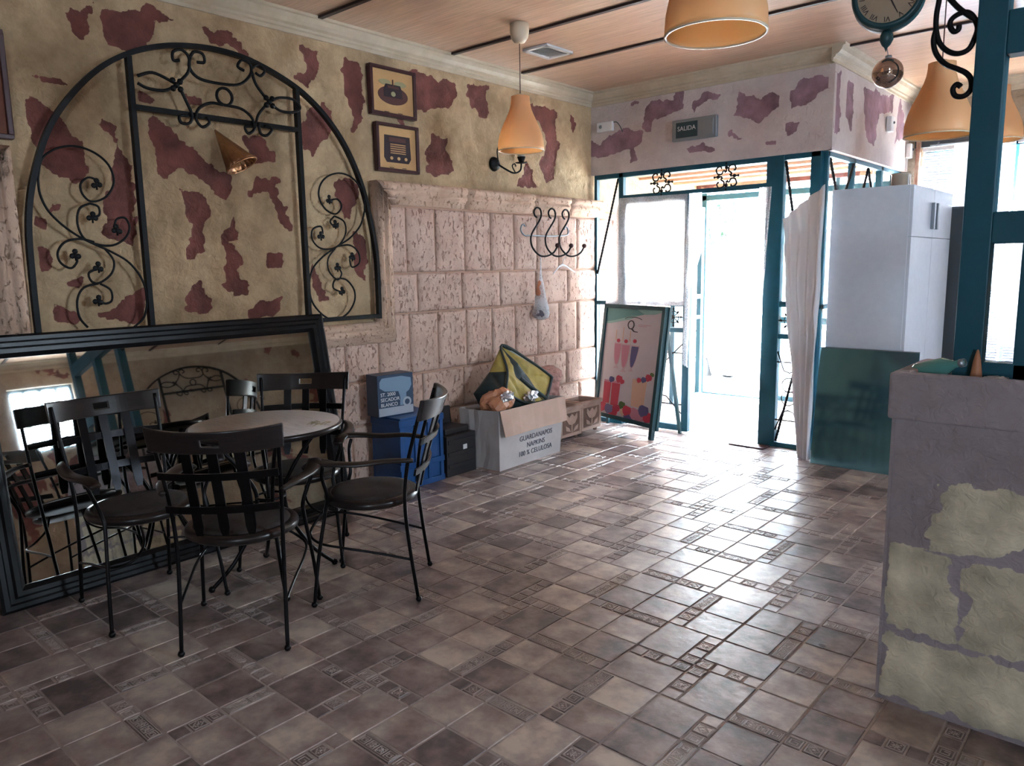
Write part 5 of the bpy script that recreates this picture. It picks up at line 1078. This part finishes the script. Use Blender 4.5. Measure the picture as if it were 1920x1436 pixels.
def band_iron(xa, xb, za, zb, rt, y=YD-.02):
    m_ = MB(); n = max(1, int(round((xb-xa)/(zb-za)))); w_ = (xb-xa)/n; zc = (za+zb)/2; h = (zb-za)/2
    for i in range(n):
        xc = xa+w_*(i+.5)
        for k in range(8):
            a = k*PI/4; L = h*.95 if k % 2 == 0 else h*.8; m_.tube([(xc, y, zc), (xc+L*math.cos(a), y, zc+L*math.sin(a))], .0045, 6); m_.sphere((xc+L*.8*math.cos(a), y, zc+L*.8*math.sin(a)), .011, 6)
        m_.tube([(xc+h*.55*math.cos(2*PI*j/14), y, zc+h*.55*math.sin(2*PI*j/14)) for j in range(14)], .004, 6, closed=True)
        m_.sphere((xc, y, zc), .014, 8)
    m_.build('band_grille', M['iron'], rt)
band_iron(-2.42, -2.215, .93, 1.145, r); lower_iron(-2.42, -2.215, .04, .89, r); 
mb = MB(); tw(mb, (-2.41, YD-.02, 2.28), (-2.225, YD-.02, 1.20)); tw(mb, (-3.96, YD-.02, 2.28), (-4.19, YD-.02, 1.42)); tw(mb, (-2.225, YD-.02, .89), (-2.41, YD-.02, .05)); mb.build('twisted_bar', M['iron'], r)
# door leaf (left, closed), upper glass with worn white lettering
L_ = empty('door_leaf', (0, 0, 0)); L_.parent = r; L_.location = (0, 0, 0)
def leafmb():
    mb = MB(); fb(mb, -3.90, -3.85, .015, 2.08); fb(mb, -3.275, -3.215, .015, 2.08); fb(mb, -3.85, -3.275, 2.03, 2.08); fb(mb, -3.85, -3.275, 1.13, 1.175); fb(mb, -3.85, -3.275, .90, .94); fb(mb, -3.85, -3.275, .015, .07); return mb
bpy.data.objects.remove(L_)
L_ = leafmb().build('door_leaf', TE, r, bevel=.004)
band_iron(-3.85, -3.275, .94, 1.13, L_); lower_iron(-3.85, -3.275, .07, .90, L_)
mb = MB(); mb.add([(-3.85, YD, .07), (-3.275, YD, .07), (-3.275, YD, 2.03), (-3.85, YD, 2.03)], [(0, 1, 2, 3)]); mb.build('pane', M['pane'], L_)
mb = MB(); sg = [[(.0, .5), (.05, .62), (.10, .5), (.06, .4), (.12, .38)], [(.16, .38), (.18, .6), (.22, .64), (.22, .5), (.19, .4), (.26, .38)], [(.28, .4), (.31, .52), (.36, .5), (.33, .38), (.40, .40), (.41, .52)], [(.12, .12), (.16, .25), (.2, .22), (.17, .1), (.24, .1)], [(.26, .25), (.30, .14), (.25, .08)]]
for L in sg: mb.tube(catmull([(-3.74+a, YD-.006, 1.42+b_*.75) for a, b_ in L], 6), .006, 6, flat=.3)
mb.build('worn_lettering', M['darkgrey'], L_)
# right leaf folded back outwards inside the vestibule (seen edge on) 
mb = MB(); x = -3.30
for (y0, y1, z0, z1) in ((7.05, 7.11, .02, 2.1), (7.62, 7.68, .02, 2.1), (7.11, 7.62, 2.04, 2.1), (7.11, 7.62, 1.12, 1.17), (7.11, 7.62, .9, .94), (7.11, 7.62, .02, .08)): mb.box(-4.02, -3.97, y0, y1, z0, z1)
mb.build('outer_leaf', TE, r, bevel=.004)
# vestibule side glazing
r2 = empty('window_3', (-2.13, 7.0, 0), kind='structure')
mb = MB()
for y0, y1 in ((6.02, 6.06), (6.62, 6.66), (7.36, 7.42), (7.94, 7.99)): mb.box(-2.155, -2.105, y0, y1, 0, 2.33)
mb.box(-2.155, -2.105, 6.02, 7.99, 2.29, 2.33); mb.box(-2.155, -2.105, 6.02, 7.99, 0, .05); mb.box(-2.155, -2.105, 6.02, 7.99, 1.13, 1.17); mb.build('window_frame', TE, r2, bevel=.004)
mb = MB(); mb.add([(-2.13, 6.06, .05), (-2.13, 7.94, .05), (-2.13, 7.94, 2.29), (-2.13, 6.06, 2.29)], [(0, 1, 2, 3)]); mb.build('pane', M['pane'], r2)
mb = MB()
for a, b_ in (((-2.11, 6.07, 2.28), (-2.11, 6.34, 1.9)), ((-2.11, 6.34, 1.9), (-2.11, 6.62, 2.28)), ((-2.11, 6.66, 1.7), (-2.11, 7.0, 2.28)), ((-2.11, 7.0, 2.28), (-2.11, 7.36, 1.7))): tw(mb, a, b_)
mb.build('twisted_bar', M['iron'], r2)
# outer doorway frame at the street end of the vestibule
r3 = empty('door_2', (-3.2, 8.04, 0), kind='structure')
mb = MB()
for x0, x1 in ((-4.2, -4.13), (-3.32, -3.24), (-2.72, -2.68), (-2.22, -2.15)): mb.box(x0, x1, 8.02, 8.08, 0, 2.33)
mb.box(-4.2, -2.15, 8.02, 8.08, 2.20, 2.26); mb.box(-3.24, -2.2, 8.02, 8.08, .85, .92); mb.box(-3.24, -2.2, 8.02, 8.08, 0, .06); mb.box(-4.13, -3.32, 8.0, 8.10, 0, .02); mb.build('door_frame', TE, r3, bevel=.004)
mb = MB()
for (a, b_, c, d) in ((-4.13, -2.2, 2.26, 2.33), (-3.24, -2.2, .06, 2.2)): mb.add([(a, 8.05, c), (b_, 8.05, c), (b_, 8.05, d), (a, 8.05, d)], [(0, 1, 2, 3)])
mb.build('pane', M['pane'], r3)
b = MB(); b.box(-2.74, -2.44, 5.80, 5.93, 0, .012); setp(b.build('wooden_sill_board', M['framewood'], bevel=.003), 'thin brown board lying on the floor in the open doorway', 'board')

# ------------------------------------------------------------------ lace curtains
def drape(name, rows, mat_, label, folds=7, amp=.02, group=None, nu=60, nv=40):
    """rows: list of (t, left point, right point) from the top downwards"""
    def f(u, v):
        for k in range(len(rows)-1):
            if rows[k][0] <= v <= rows[k+1][0]+1e-9:
                s_ = (v-rows[k][0])/(rows[k+1][0]-rows[k][0]); s_ = s_*s_*(3-2*s_)*.5+s_*.5
                a = Vector(rows[k][1]).lerp(Vector(rows[k+1][1]), s_); b_ = Vector(rows[k][2]).lerp(Vector(rows[k+1][2]), s_); break
        p = a.lerp(b_, u); d = (b_-a); n_ = Vector((-d.y, d.x, 0)); n_ = n_.normalized() if n_.length > 1e-6 else Vector((0, 1, 0))
        return p+n_*(amp*math.sin(u*folds*2*PI+1.5*noise.noise(Vector((u*3, v*4, 1))))*(.4+.6*v)+amp*.8*noise.noise(Vector((u*4, v*6, 3))))
    mb = MB(); mb.grid(f, nu, nv); o = mb.build(name, mat_); setp(o, label, 'curtain', group); return o
drape('lace_curtain', [(0, (-3.93, 5.945, 2.10), (-3.24, 5.945, 2.09)), (.35, (-4.02, 5.93, 1.75), (-3.24, 5.945, 1.75)), (1, (-4.07, 5.93, 1.12), (-3.24, 5.94, 1.14))], M['sheer'], 'sheer white curtain stretched over the glass of the closed left door leaf', 5, .008)
drape('lace_curtain', [(0, (-3.22, 5.93, 2.09), (-3.10, 5.93, 2.09)), (.3, (-3.24, 5.93, 1.7), (-3.08, 5.93, 1.65)), (.6, (-3.25, 5.93, 1.3), (-3.19, 5.93, 1.28)), (1, (-3.25, 5.93, .62), (-3.20, 5.93, .60))], M['lace'], 'narrow white lace strip hanging along the free edge of the left door leaf', 2, .012, nu=24)
drape('lace_curtain', [(0, (-2.60, 5.93, 2.09), (-2.50, 5.93, 2.09)), (.35, (-2.66, 5.92, 1.5), (-2.53, 5.93, 1.5)), (.75, (-2.80, 5.90, .86), (-2.56, 5.92, .80)), (1, (-2.69, 5.90, .58), (-2.58, 5.92, .55))], M['lace'], 'white lace curtain gathered against the right jamb of the open doorway', 3, .016, nu=30)
drape('lace_curtain', [(0, (-2.37, 5.85, 1.83), (-2.00, 5.68, 2.05)), (.12, (-2.35, 5.84, 1.66), (-2.0, 5.68, 1.84)), (.5, (-2.29, 5.80, 1.06), (-2.01, 5.68, 1.07)), (1, (-2.13, 5.73, .004), (-2.02, 5.66, .012))], M['drape'], 'long white lace curtain hanging down to the floor beside the tall white cabinet', 4, .024, nu=80)

# ------------------------------------------------------------------ tall white cabinet, smoked mirror board, fridge
r = empty('tall_cabinet', (-1.70, 6.3, 0), 'tall white cabinet with a top door and steel handle right of the entrance', 'cabinet')
mb = MB(); mb.box(-1.975, -1.455, 5.76, 6.90, .0, 2.01); mb.build('cabinet_body', M['white'], r, bevel=.002)
for (y0, y1) in ((5.762, 6.328), (6.332, 6.898)):
    for (z0, z1) in ((.06, 1.658), (1.662, 2.008)):
        mb = MB(); mb.box(-1.455, -1.434, y0, y1, z0, z1); d = mb.build('cabinet_door', M['white'], r, bevel=.0015)
        if z0 > 1: mb = MB(); yy = y1-.05 if y0 < 6 else y0+.05; mb.box(-1.434, -1.410, yy-.02, yy+.02, z0+.06, z0+.25); mb.build('handle', M['greymetal'], d, bevel=.003)
r = empty('paint_tin', (-1.60, 6.02, 2.01), 'pale tin standing on top of the tall white cabinet', 'tin')
mb = MB(); mb.lathe([(0, 2.011), (.062, 2.011), (.062, 2.10), (.066, 2.103), (.066, 2.112), (.055, 2.112), (.05, 2.108), (0, 2.108)], 28, (-1.59, 6.02, 0)); mb.build('tin_body', mat('tin_beige', (.48, .40, .32), .4, .2), r)
mb = MB(); mb.box(-1.545, -1.53, 5.99, 6.05, 2.012, 2.112); mb.build('label_edge', M['white_plastic'], r)
r = empty('leaning_smoked_mirror', (-1.65, 5.66, 0), 'dark mirror sheet with teal glare in its colour, leaning against the foot of the tall white cabinet', 'mirror')
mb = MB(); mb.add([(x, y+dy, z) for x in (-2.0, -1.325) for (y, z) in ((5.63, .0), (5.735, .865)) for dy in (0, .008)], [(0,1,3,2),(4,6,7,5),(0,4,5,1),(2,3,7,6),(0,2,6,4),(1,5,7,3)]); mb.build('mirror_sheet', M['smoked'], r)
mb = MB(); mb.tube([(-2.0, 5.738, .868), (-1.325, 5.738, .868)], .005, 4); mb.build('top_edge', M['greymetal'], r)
r = empty('dark_fridge', (-1.60, 7.4, 0), 'dark grey steel fridge behind the tall white cabinet, mostly hidden', 'fridge')
mb = MB(); mb.box(-1.97, -1.33, 7.02, 7.66, .05, 1.92); mb.build('fridge_body', M['darkgrey'], r, bevel=.01)
mb = MB(); mb.box(-1.33, -1.28, 7.03, 7.65, .10, 1.90); d = mb.build('fridge_door', M['darkgrey'], r, bevel=.008); mb = MB(); mb.tube([(-1.265, 7.1, .9), (-1.265, 7.1, 1.4)], .01, 8); mb.build('handle', M['greymetal'], d)
# painted pipe on the wall
mb = MB(); mb.tube([(-1.965, 7.96, .0), (-1.965, 7.96, 2.93)], .022, 12); setp(mb.build('wall_pipe', mat('peeling_paint_pipe', (.50, .36, .26), .7, col2=(.28, .09, .07), nscale=9)), 'thin cream and red painted pipe on the wall left of the blinds', 'pipe')

# blinds and the window drapes
M['blind'] = mat('white_blind_slats', (.55, .58, .66), .5, translucent=.012)
def blind(x0, x1, z0, z1, label):
    r = empty('venetian_blind', ((x0+x1)/2, 7.95, z0), label, 'blind', 'venetian blinds on the far windows')
    mb = MB(); n = int((z1-z0-.05)/.024)
    for i in range(n):
        z = z0+.02+i*.024; Mx = Matrix.Translation((0, 7.945, z)) @ Matrix.Rotation(math.radians(-72), 4, 'X'); mb.box(x0+.01, x1-.01, -.014, .014, -.0005, .0005, Mx)
    mb.build('slats', M['blind'], r); mb = MB(); mb.box(x0, x1, 7.93, 7.965, z1-.035, z1); mb.build('head_rail', M['white_plastic'], r); mb = MB(); mb.box(x0, x1, 7.935, 7.96, z0-.012, z0+.004); mb.build('bottom_rail', M['white_plastic'], r)
    mb = MB()
    for x in (x0+.15, x1-.15): mb.tube([(x, 7.93, z0), (x, 7.93, z1)], .0015, 4)
    mb.build('cord', M['white_plastic'], r)
blind(-1.92, -1.20, .52, 2.52, 'white venetian blind in the left half of the far window behind the cabinet'); blind(-1.18, -.46, .52, 2.52, 'white venetian blind in the right half of the far window, behind the teal post')
mb = MB(); mb.tube([(-1.85, 7.88, 2.53), (-.47, 7.88, 2.53)], .008, 8); mb.tube([(-1.80, 7.88, 2.53), (-1.80, 7.97, 2.56)], .006, 6); mb.tube([(-.50, 7.88, 2.53), (-.50, 7.97, 2.56)], .006, 6); setp(mb.build('curtain_rod', M['greymetal']), 'thin metal curtain rod above the far window with the blinds', 'curtain rod')
drape('window_drape', [(0, (-1.66, 7.88, 2.53), (-1.22, 7.88, 2.53)), (.5, (-1.58, 7.84, 1.9), (-1.24, 7.86, 1.9)), (1, (-1.52, 7.84, 1.25), (-1.26, 7.86, 1.25))], M['sheer'], 'sheer white drape in front of the far blind just left of the teal post', 4, .012, nu=40)
drape('window_drape', [(0, (-1.16, 7.86, 2.36), (-.48, 7.86, 2.50)), (.4, (-1.16, 7.84, 1.9), (-.50, 7.86, 1.5)), (1, (-1.17, 7.84, .75), (-.52, 7.86, .70))], M['sheer'], 'sheer white drape over the far window seen through the openings of the teal post', 4, .014, nu=50)

# ------------------------------------------------------------------ low rendered stone wall with trough
M['render_'] = plaster_mat('mauve_grey_render_and_pale_stone', (.33, .275, .29), (.26, .21, .215), (.56, .485, .36))
def rectp(x0, x1, z0, z1): return [(x0, z0), (x1, z0), (x1, z1), (x0, z1)]
SP = [rectp(-.665, .10, .02, .25), rectp(.13, .95, .02, .25), rectp(-.665, -.46, .275, .56), rectp(-.43, .09, .275, .558), rectp(.13, .8, .285, .54), [(-.56, .59), (-.54, .80), (0, .81), (.0, .62), (-.2, .6), (-.30, .64), (-.36, .585)], rectp(.06, .9, .6, .80)]
lw = MB(); lw.box(-.67, 1.0, 2.645, 2.665, 0, 1.04); lw.box(-.67, 1.0, 2.665, 3.06, 0, 1.02); low_wall = lw.build('wall_low', M['render_']); low_wall['kind'] = 'structure'
in_parent(patch_wall('stone_face', lambda u, v, d: (u, 2.645-d, v), None, -.672, 1.0, 0, 1.04, .0125, SP, M['render_'], low_wall, amp=.003, rec=.006, raised=True, back=.01, jit=.022), low_wall)
in_parent(patch_wall('stone_face', lambda u, v, d: (-.68-d, u, v), None, 2.64, 3.06, 0, 1.04, .02, [rectp(2.68, 3.0, .05, .24), rectp(2.68, 3.02, .29, .54)], M['render_'], low_wall, amp=.004, rec=.006, raised=True, back=.01), low_wall)
mb = MB()
for (x0, x1, y0, y1) in ((-.692, 1.0, 2.625, 2.675), (-.692, 1.0, 3.03, 3.075), (-.692, -.64, 2.675, 3.03)):
    mb.box(x0, x1, y0, y1, .99, 1.142)
o = mb.build('trough_rim', M['render_'], low_wall, bevel=.008)
M['gravel'] = mat('dark_trough_soil', (.05, .04, .04), .9, col2=(.11, .085, .08), nscale=60, bump=.6, bscale=90)
mb = MB(); mb.grid(lambda u, v: (-.64+1.64*u, 2.675+.355*v, 1.075+.018*noise.noise(Vector((u*20, v*6, 0)))), 60, 14); o = mb.build('trough_soil', M['gravel'], low_wall)
r = empty('green_glass_bottle', (-.60, 2.85, 1.08), 'small green glass bottle lying in the trough on top of the low wall', 'bottle')
Mg = Matrix.Translation((-.655, 2.80, 1.125)) @ Matrix.Rotation(math.radians(72), 4, 'Y') @ Matrix.Rotation(.3, 4, 'X')
mb = MB(); vs = MB(); vs.lathe([(0, 0), (.028, .002), (.03, .01), (.03, .10), (.012, .135), (.011, .165), (0, .165)], 18); mb.add([Mg @ Vector(v) for v in vs.v], vs.f, True); mb.build('bottle_body', mat('pale_green_glass', (.10, .30, .27), .1, coat=.6), r)
mb = MB(); vs = MB(); vs.lathe([(0, .165), (.014, .165), (.014, .15)], 14); mb.add([Mg @ Vector(v) for v in vs.v], vs.f, True); mb.build('cap', M['greymetal'], r)
def shell_piece(name, c, rad, mt, label, seed):
    mb = MB()
    def f(u, v):
        a = u*PI*1.1; t = v; R0 = rad*(1-.45*t); return (c[0]+R0*math.cos(a)+t*rad*.5, c[1]+(t-.5)*rad*1.6, c[2]+R0*math.sin(a)*.8+.004*noise.noise(Vector((u*6, v*6, seed))))
    mb.grid(f, 14, 10); o = mb.build(name, mt, solid=.004); setp(o, label, 'shard'); return o
shell_piece('pottery_shard', (-.585, 2.78, 1.09), .042, M['poster'], 'curved pale pottery shard in the trough beside the teal post', 2)
shell_piece('pottery_shard', (-.63, 2.93, 1.10), .03, M['p_teal2'], 'small greenish pottery shard at the back of the trough', 7)
blob('plastic_wrap', (-.42, 2.80, 1.105), (.045, .035, .03), M['foil'], 31, .5, 2.4, 3, fold=.4, label='crumpled clear wrapper in the trough right of the teal post', cat='wrapper')
blob('pebble', (-.56, 2.72, 1.10), (.04, .025, .022), M['terra'], 41, .2, 1.5, 3, False, label='rounded pale stone in the trough in front of the teal post', cat='stone')
mb = MB(); mb.lathe([(0, 1.08), (.016, 1.08), (.018, 1.12), (.012, 1.17), (.004, 1.205), (0, 1.21)], 14, (-.485, 2.835, 0)); setp(mb.build('orange_candle', M['orangepaper']), 'small orange brown pointed candle standing in front of the teal post', 'candle')

# teal lattice divider standing in the trough
r = empty('divider_post_frame', (-.2, 2.9, 1.08), 'dark post and crossbar frame with teal glare in its colour, rising from the trough to the ceiling', 'divider frame')
y0, y1 = 2.865, 2.935
for nm, a in (('post', (-.562, -.478, 1.06, 3.035)), ('post', (-.392, -.31, 1.06, 1.60)), ('post', (.05, .13, 1.06, 3.035)), ('post', (.70, .78, 1.06, 3.035)), ('crossbar', (-.478, .05, 1.548, 1.648)), ('crossbar', (-.478, .05, 2.125, 2.255)), ('crossbar', (-.478, .05, 1.06, 1.165)), ('crossbar', (-.478, .05, 2.93, 3.035)), ('crossbar', (.13, .70, 1.06, 1.165)), ('crossbar', (.13, .70, 1.548, 1.648)), ('crossbar', (.13, .70, 2.125, 2.255))):
    mb = MB(); z0 = a[2]; z1 = a[3]
    if nm == 'post' and z1 < 2: z1 = 1.548
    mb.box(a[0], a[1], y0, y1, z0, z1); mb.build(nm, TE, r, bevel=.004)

# station clock on a scroll bracket
r = empty('clock_bracket', (-.565, 2.9, 2.0), 'black iron scroll bracket on the teal post carrying the station clock', 'bracket')
def y3(L, y=2.9): return [(x, y, z) for x, z in L]
A_ = [(-.683, 2.62), (-.683, 2.50)]+[(-0.683, 2.365), (-0.683, 2.338), (-0.688, 2.293), (-0.686, 2.247), (-0.673, 2.202), (-0.647, 2.172), (-0.616, 2.159), (-0.587, 2.168), (-0.572, 2.201), (-0.567, 2.231), (-0.582, 2.265), (-0.601, 2.282), (-0.624, 2.281), (-0.643, 2.269), (-0.646, 2.25), (-0.634, 2.23), (-0.621, 2.233), (-0.62, 2.247)]
B2 = [(-0.686, 2.247), (-0.692, 2.215), (-0.682, 2.172), (-0.653, 2.134), (-0.617, 2.112), (-0.591, 2.095), (-0.575, 2.072), (-0.573, 2.042), (-0.591, 2.024), (-0.616, 2.028), (-0.625, 2.05), (-0.615, 2.064), (-0.602, 2.054)]
for nm, L in (('upper_scroll', A_), ('lower_scroll', B2), ('brace', [(-.83, 2.52), (-.70, 2.40), (-0.649, 2.33), (-0.616, 2.291), (-0.564, 2.245)])):
    mb = MB(); mb.tube(catmull(y3(L), 5), .0085, 8, flat=.8); mb.build(nm, M['iron'], r)
mb = MB(); mb.tube(y3([(-.563, 2.62), (-.86, 2.62)]), .010, 8); mb.tube(y3([(-.838, 2.62), (-.838, 2.50)]), .008, 8); mb.build('arm', M['iron'], r)
cx, cz, RC = -.838, 2.385, .112; rot = Matrix.Translation((cx, 2.9, cz)) @ Matrix.Rotation(math.radians(12), 4, 'Z') @ Matrix.Rotation(PI/2, 4, 'X')
r = empty('station_clock', (cx, 2.9, cz), 'round double sided station clock with roman numerals hanging at the top edge', 'clock')
mb = MB(); v_ = MB(); v_.lathe([(RC-.018, .038), (RC-.006, .036), (RC, .024), (RC-.004, .012), (RC-.010, .0), (RC-.004, -.012), (RC, -.024), (RC-.006, -.036), (RC-.018, -.038)], 48); mb.add([rot @ Vector(v) for v in v_.v], v_.f, True); mb.build('clock_case', M['boardframe'], r, solid=.003)
for s_ in (1, -1):
    mb = MB(); v_ = MB(); v_.lathe([(0, .026*s_), (RC-.014, .026*s_)], 40); mb.add([rot @ Vector(v) for v in v_.v], v_.f); dial = mb.build('dial', mat('aged_cream_dial', (.40, .31, .22), .6, col2=(.34, .25, .17), nscale=6) if s_ == 1 else bpy.data.materials['aged_cream_dial'], r)
    for k, num in enumerate(('XII', 'I', 'II', 'III', 'IV', 'V', 'VI', 'VII', 'VIII', 'IX', 'X', 'XI')):
        a = -k*PI/6; Rn = rot @ (Matrix.Rotation(PI, 4, 'Y') if s_ == -1 else Matrix.Identity(4)) @ Matrix.Rotation(a, 4, 'Z') @ Matrix.Translation((0, .079, .0275)); text_obj('numeral', num, .024, M['inkdark'], dial, Rn, depth=.0004)
    mb = MB()
    for (L1, w_, an) in ((.05, .004, 1.0), (.072, .0028, 3.6)):
        d = Matrix.Rotation(an, 4, 'Z'); P_ = [(-w_, -.01, .029*s_), (w_, -.01, .029*s_), (w_*.4, L1, .029*s_), (-w_*.4, L1, .029*s_)]; mb.add([rot @ (d @ Vector(p)) for p in P_], [(0, 1, 2, 3)])
    mb.build('hands', M['inkdark'], dial)
mb = MB(); mb.lathe([(0, 2.275), (.012, 2.275), (.02, 2.262), (.022, 2.245), (.014, 2.228), (.006, 2.22), (.0, 2.205)], 16, (cx, 2.9, 0)); mb.build('finial', M['boardframe'], r); mb = MB(); mb.lathe([(0, 2.52), (.014, 2.515), (.018, 2.50), (.01, 2.49), (0, 2.49)], 14, (cx, 2.9, 0)); mb.build('finial', M['boardframe'], r)
r = empty('glass_ball_ornament', (-.828, 2.9, 2.08), 'shiny round glass ball hanging under the station clock', 'ornament')
M['mirrorball'] = mat('reflective_brown_glass', (.55, .42, .36), .05, .9)
mb = MB(); mb.sphere((-.828, 2.9, 2.135), .050, 32); mb.build('ball', M['mirrorball'], r)
mb = MB(); mb.lathe([(0, 2.192), (.010, 2.192), (.012, 2.182), (.0, 2.182)], 12, (-.828, 2.9, 0)); mb.tube([(-.829, 2.9, 2.19), (-.834, 2.9, 2.215)], .0015, 5); mb.build('hook', M['greymetal'], r)

# ------------------------------------------------------------------ outdoors
b = MB(); b.box(-16, 12, 8.0, 9.4, -.30, -.02); o = b.build('sidewalk', M['concrete'], autobase=False); o['kind'] = 'structure'
b = MB(); b.box(-40, 40, 9.4, 60, -.45, -.34); o = b.build('street', mat('pale_asphalt', (.34, .33, .32), .9, col2=(.28, .27, .26), nscale=2), autobase=False); o['kind'] = 'structure'
M['carwhite'] = mat('white_car_paint', (.75, .75, .76), .3, coat=.8); M['tyre'] = mat('black_tyre', (.008, .008, .008), .8); M['carglass'] = mat('car_window_glass', (.006, .008, .010), .3)
def carp(x, z): return x
r = empty('parked_car', (-4.6, 10.9, -.34), 'white parked car seen through the open door', 'car')
Lc = [(-6.55, .05), (-6.6, .45), (-6.5, .80), (-6.2, 1.12), (-5.7, 1.20), (-5.25, 1.16), (-4.72, .86), (-4.1, .76), (-3.3, .62), (-3.0, .40), (-3.0, .02), (-3.2, -.10), (-3.3, -.12), (-3.38, .10), (-3.62, .22), (-3.86, .10), (-3.95, -.12), (-5.13, -.12), (-5.2, .12), (-5.45, .24), (-5.72, .12), (-5.78, -.12), (-6.4, -.12)]
mb = MB(); ys = [(10.20, .90), (10.32, 1.0), (10.9, 1.02), (11.5, 1.0), (11.62, .90)]; n = len(Lc); vs = []
for (y, s_) in ys:
    for (x, z) in Lc: vs.append((-4.8+(x+4.8)*(.97+.03*s_), y, .3+(z-.3)*(s_ if z > .3 else 1)))
mb.add(vs, [(k*n+i, k*n+(i+1) % n, (k+1)*n+(i+1) % n, (k+1)*n+i) for k in range(4) for i in range(n)]+[tuple(range(n)), tuple(range(4*n, 5*n))[::-1]]); mb.build('car_body', M['carwhite'], r, bevel=.03)
for (a) in ([(-6.1, .80), (-5.95, 1.04), (-5.62, 1.08), (-5.58, .80)], [(-5.52, .80), (-5.54, 1.08), (-5.28, 1.04), (-4.85, .80)]):
    mb = MB(); mb.prism(a, 10.19, 10.205, lambda u, v, t: (u, t, v)); mb.build('side_window', M['carglass'], r)
mb = MB(); mb.add([(-5.22, 10.35, 1.14), (-5.22, 11.45, 1.14), (-4.70, 11.5, .875), (-4.70, 10.3, .875)], [(0, 1, 2, 3)]); mb.build('windshield', M['carglass'], r, solid=.01)
mb = MB(); mb.sphere((-4.72, 10.12, .88), .09, 10, (1, .6, .7)); mb.build('wing_mirror', M['carwhite'], r)
for x in (-5.46, -3.62):
    for y in (10.30, 11.5):
        mb = MB(); v_ = MB(); v_.lathe([(0, -.09), (.16, -.09), (.26, -.10), (.29, -.06), (.29, .06), (.26, .10), (.16, .09), (0, .09)], 26); mb.add([(x+v[0], y+v[2], -.05+v[1]) for v in v_.v], v_.f, True); w_ = mb.build('wheel', M['tyre'], r)
        mb = MB(); v_ = MB(); v_.lathe([(0, -.10), (.15, -.10), (.17, -.085)], 20); mb.add([(x+v[0], y+v[2], -.05+v[1]) for v in v_.v], v_.f, True); mb.build('hub_cap', M['greymetal'], w_)
# tree
r = empty('street_tree', (-6.1, 13.2, -.34), 'leafy street tree with forked trunk behind the parked car', 'tree')
M['bark'] = mat('dark_bark', (.016, .011, .009), .9, col2=(.012, .009, .008), nscale=12); M['leaf'] = mat('dark_green_leaves', (.007, .018, .009), .6, col2=(.012, .028, .014), nscale=3, translucent=.3)
mb = MB(); mb.tube(catmull([(-6.15, 13.2, -.34), (-6.12, 13.2, .6), (-6.14, 13.2, 1.5)], 5), [.13-.004*i for i in range(11)], 10)
mb.tube(catmull([(-6.14, 13.2, 1.35), (-6.35, 13.2, 2.0), (-6.6, 13.1, 3.0), (-6.7, 13, 3.8)], 5), [.09-.004*i for i in range(16)], 8); mb.tube(catmull([(-6.13, 13.2, 1.4), (-5.9, 13.3, 2.1), (-5.5, 13.3, 3.0), (-5.2, 13.4, 3.8)], 5), [.08-.004*i for i in range(16)], 8); mb.build('trunk', M['bark'], r)
mb = MB(); rg = random.Random(5)
cl = [(-6.6, 13.0, 2.9, .7), (-6.3, 13.2, 2.3, .38), (-6.9, 13, 2.2, .3), (-5.4, 13.3, 3.2, .8), (-5.9, 13.2, 3.6, .9), (-6.8, 13, 3.9, 1.1), (-5.0, 13.4, 4.2, 1.1), (-6.0, 13.2, 4.6, 1.2), (-6.55, 13, 1.95, .25)]
for (x, y, z, R0) in cl:
    for k in range(int(420*R0)):
        d = Vector((rg.gauss(0, 1), rg.gauss(0, 1), rg.gauss(0, 1))).normalized()*R0*rg.random()**.4; c = Vector((x, y, z))+d; a = Vector((rg.gauss(0, 1), rg.gauss(0, 1), rg.gauss(0, 1))).normalized(); b_ = a.orthogonal().normalized(); s_ = rg.uniform(.035, .07)
        mb.add([c-a*s_, c+b_*s_*.5, c+a*s_, c-b_*s_*.5], [(0, 1, 2, 3)])
mb.build('foliage', M['leaf'], r)
# building opposite
r = empty('white_building', (-10, 20, -.34), 'pale building on the far side of the street', 'building')
mb = MB(); mb.box(-26, 4, 20, 26, -.4, 9); mb.build('wall', M['concrete'], r)
for i in range(7):
    x = -24+i*4
    for z in (.8, 4.2): mb = MB(); mb.box(x, x+1.4, 19.93, 20.0, z, z+1.6); w_ = mb.build('window', M['white_plastic'], r); mb = MB(); mb.box(x+.1, x+1.3, 19.91, 19.94, z+.1, z+1.5); mb.build('pane', M['carglass'], w_)
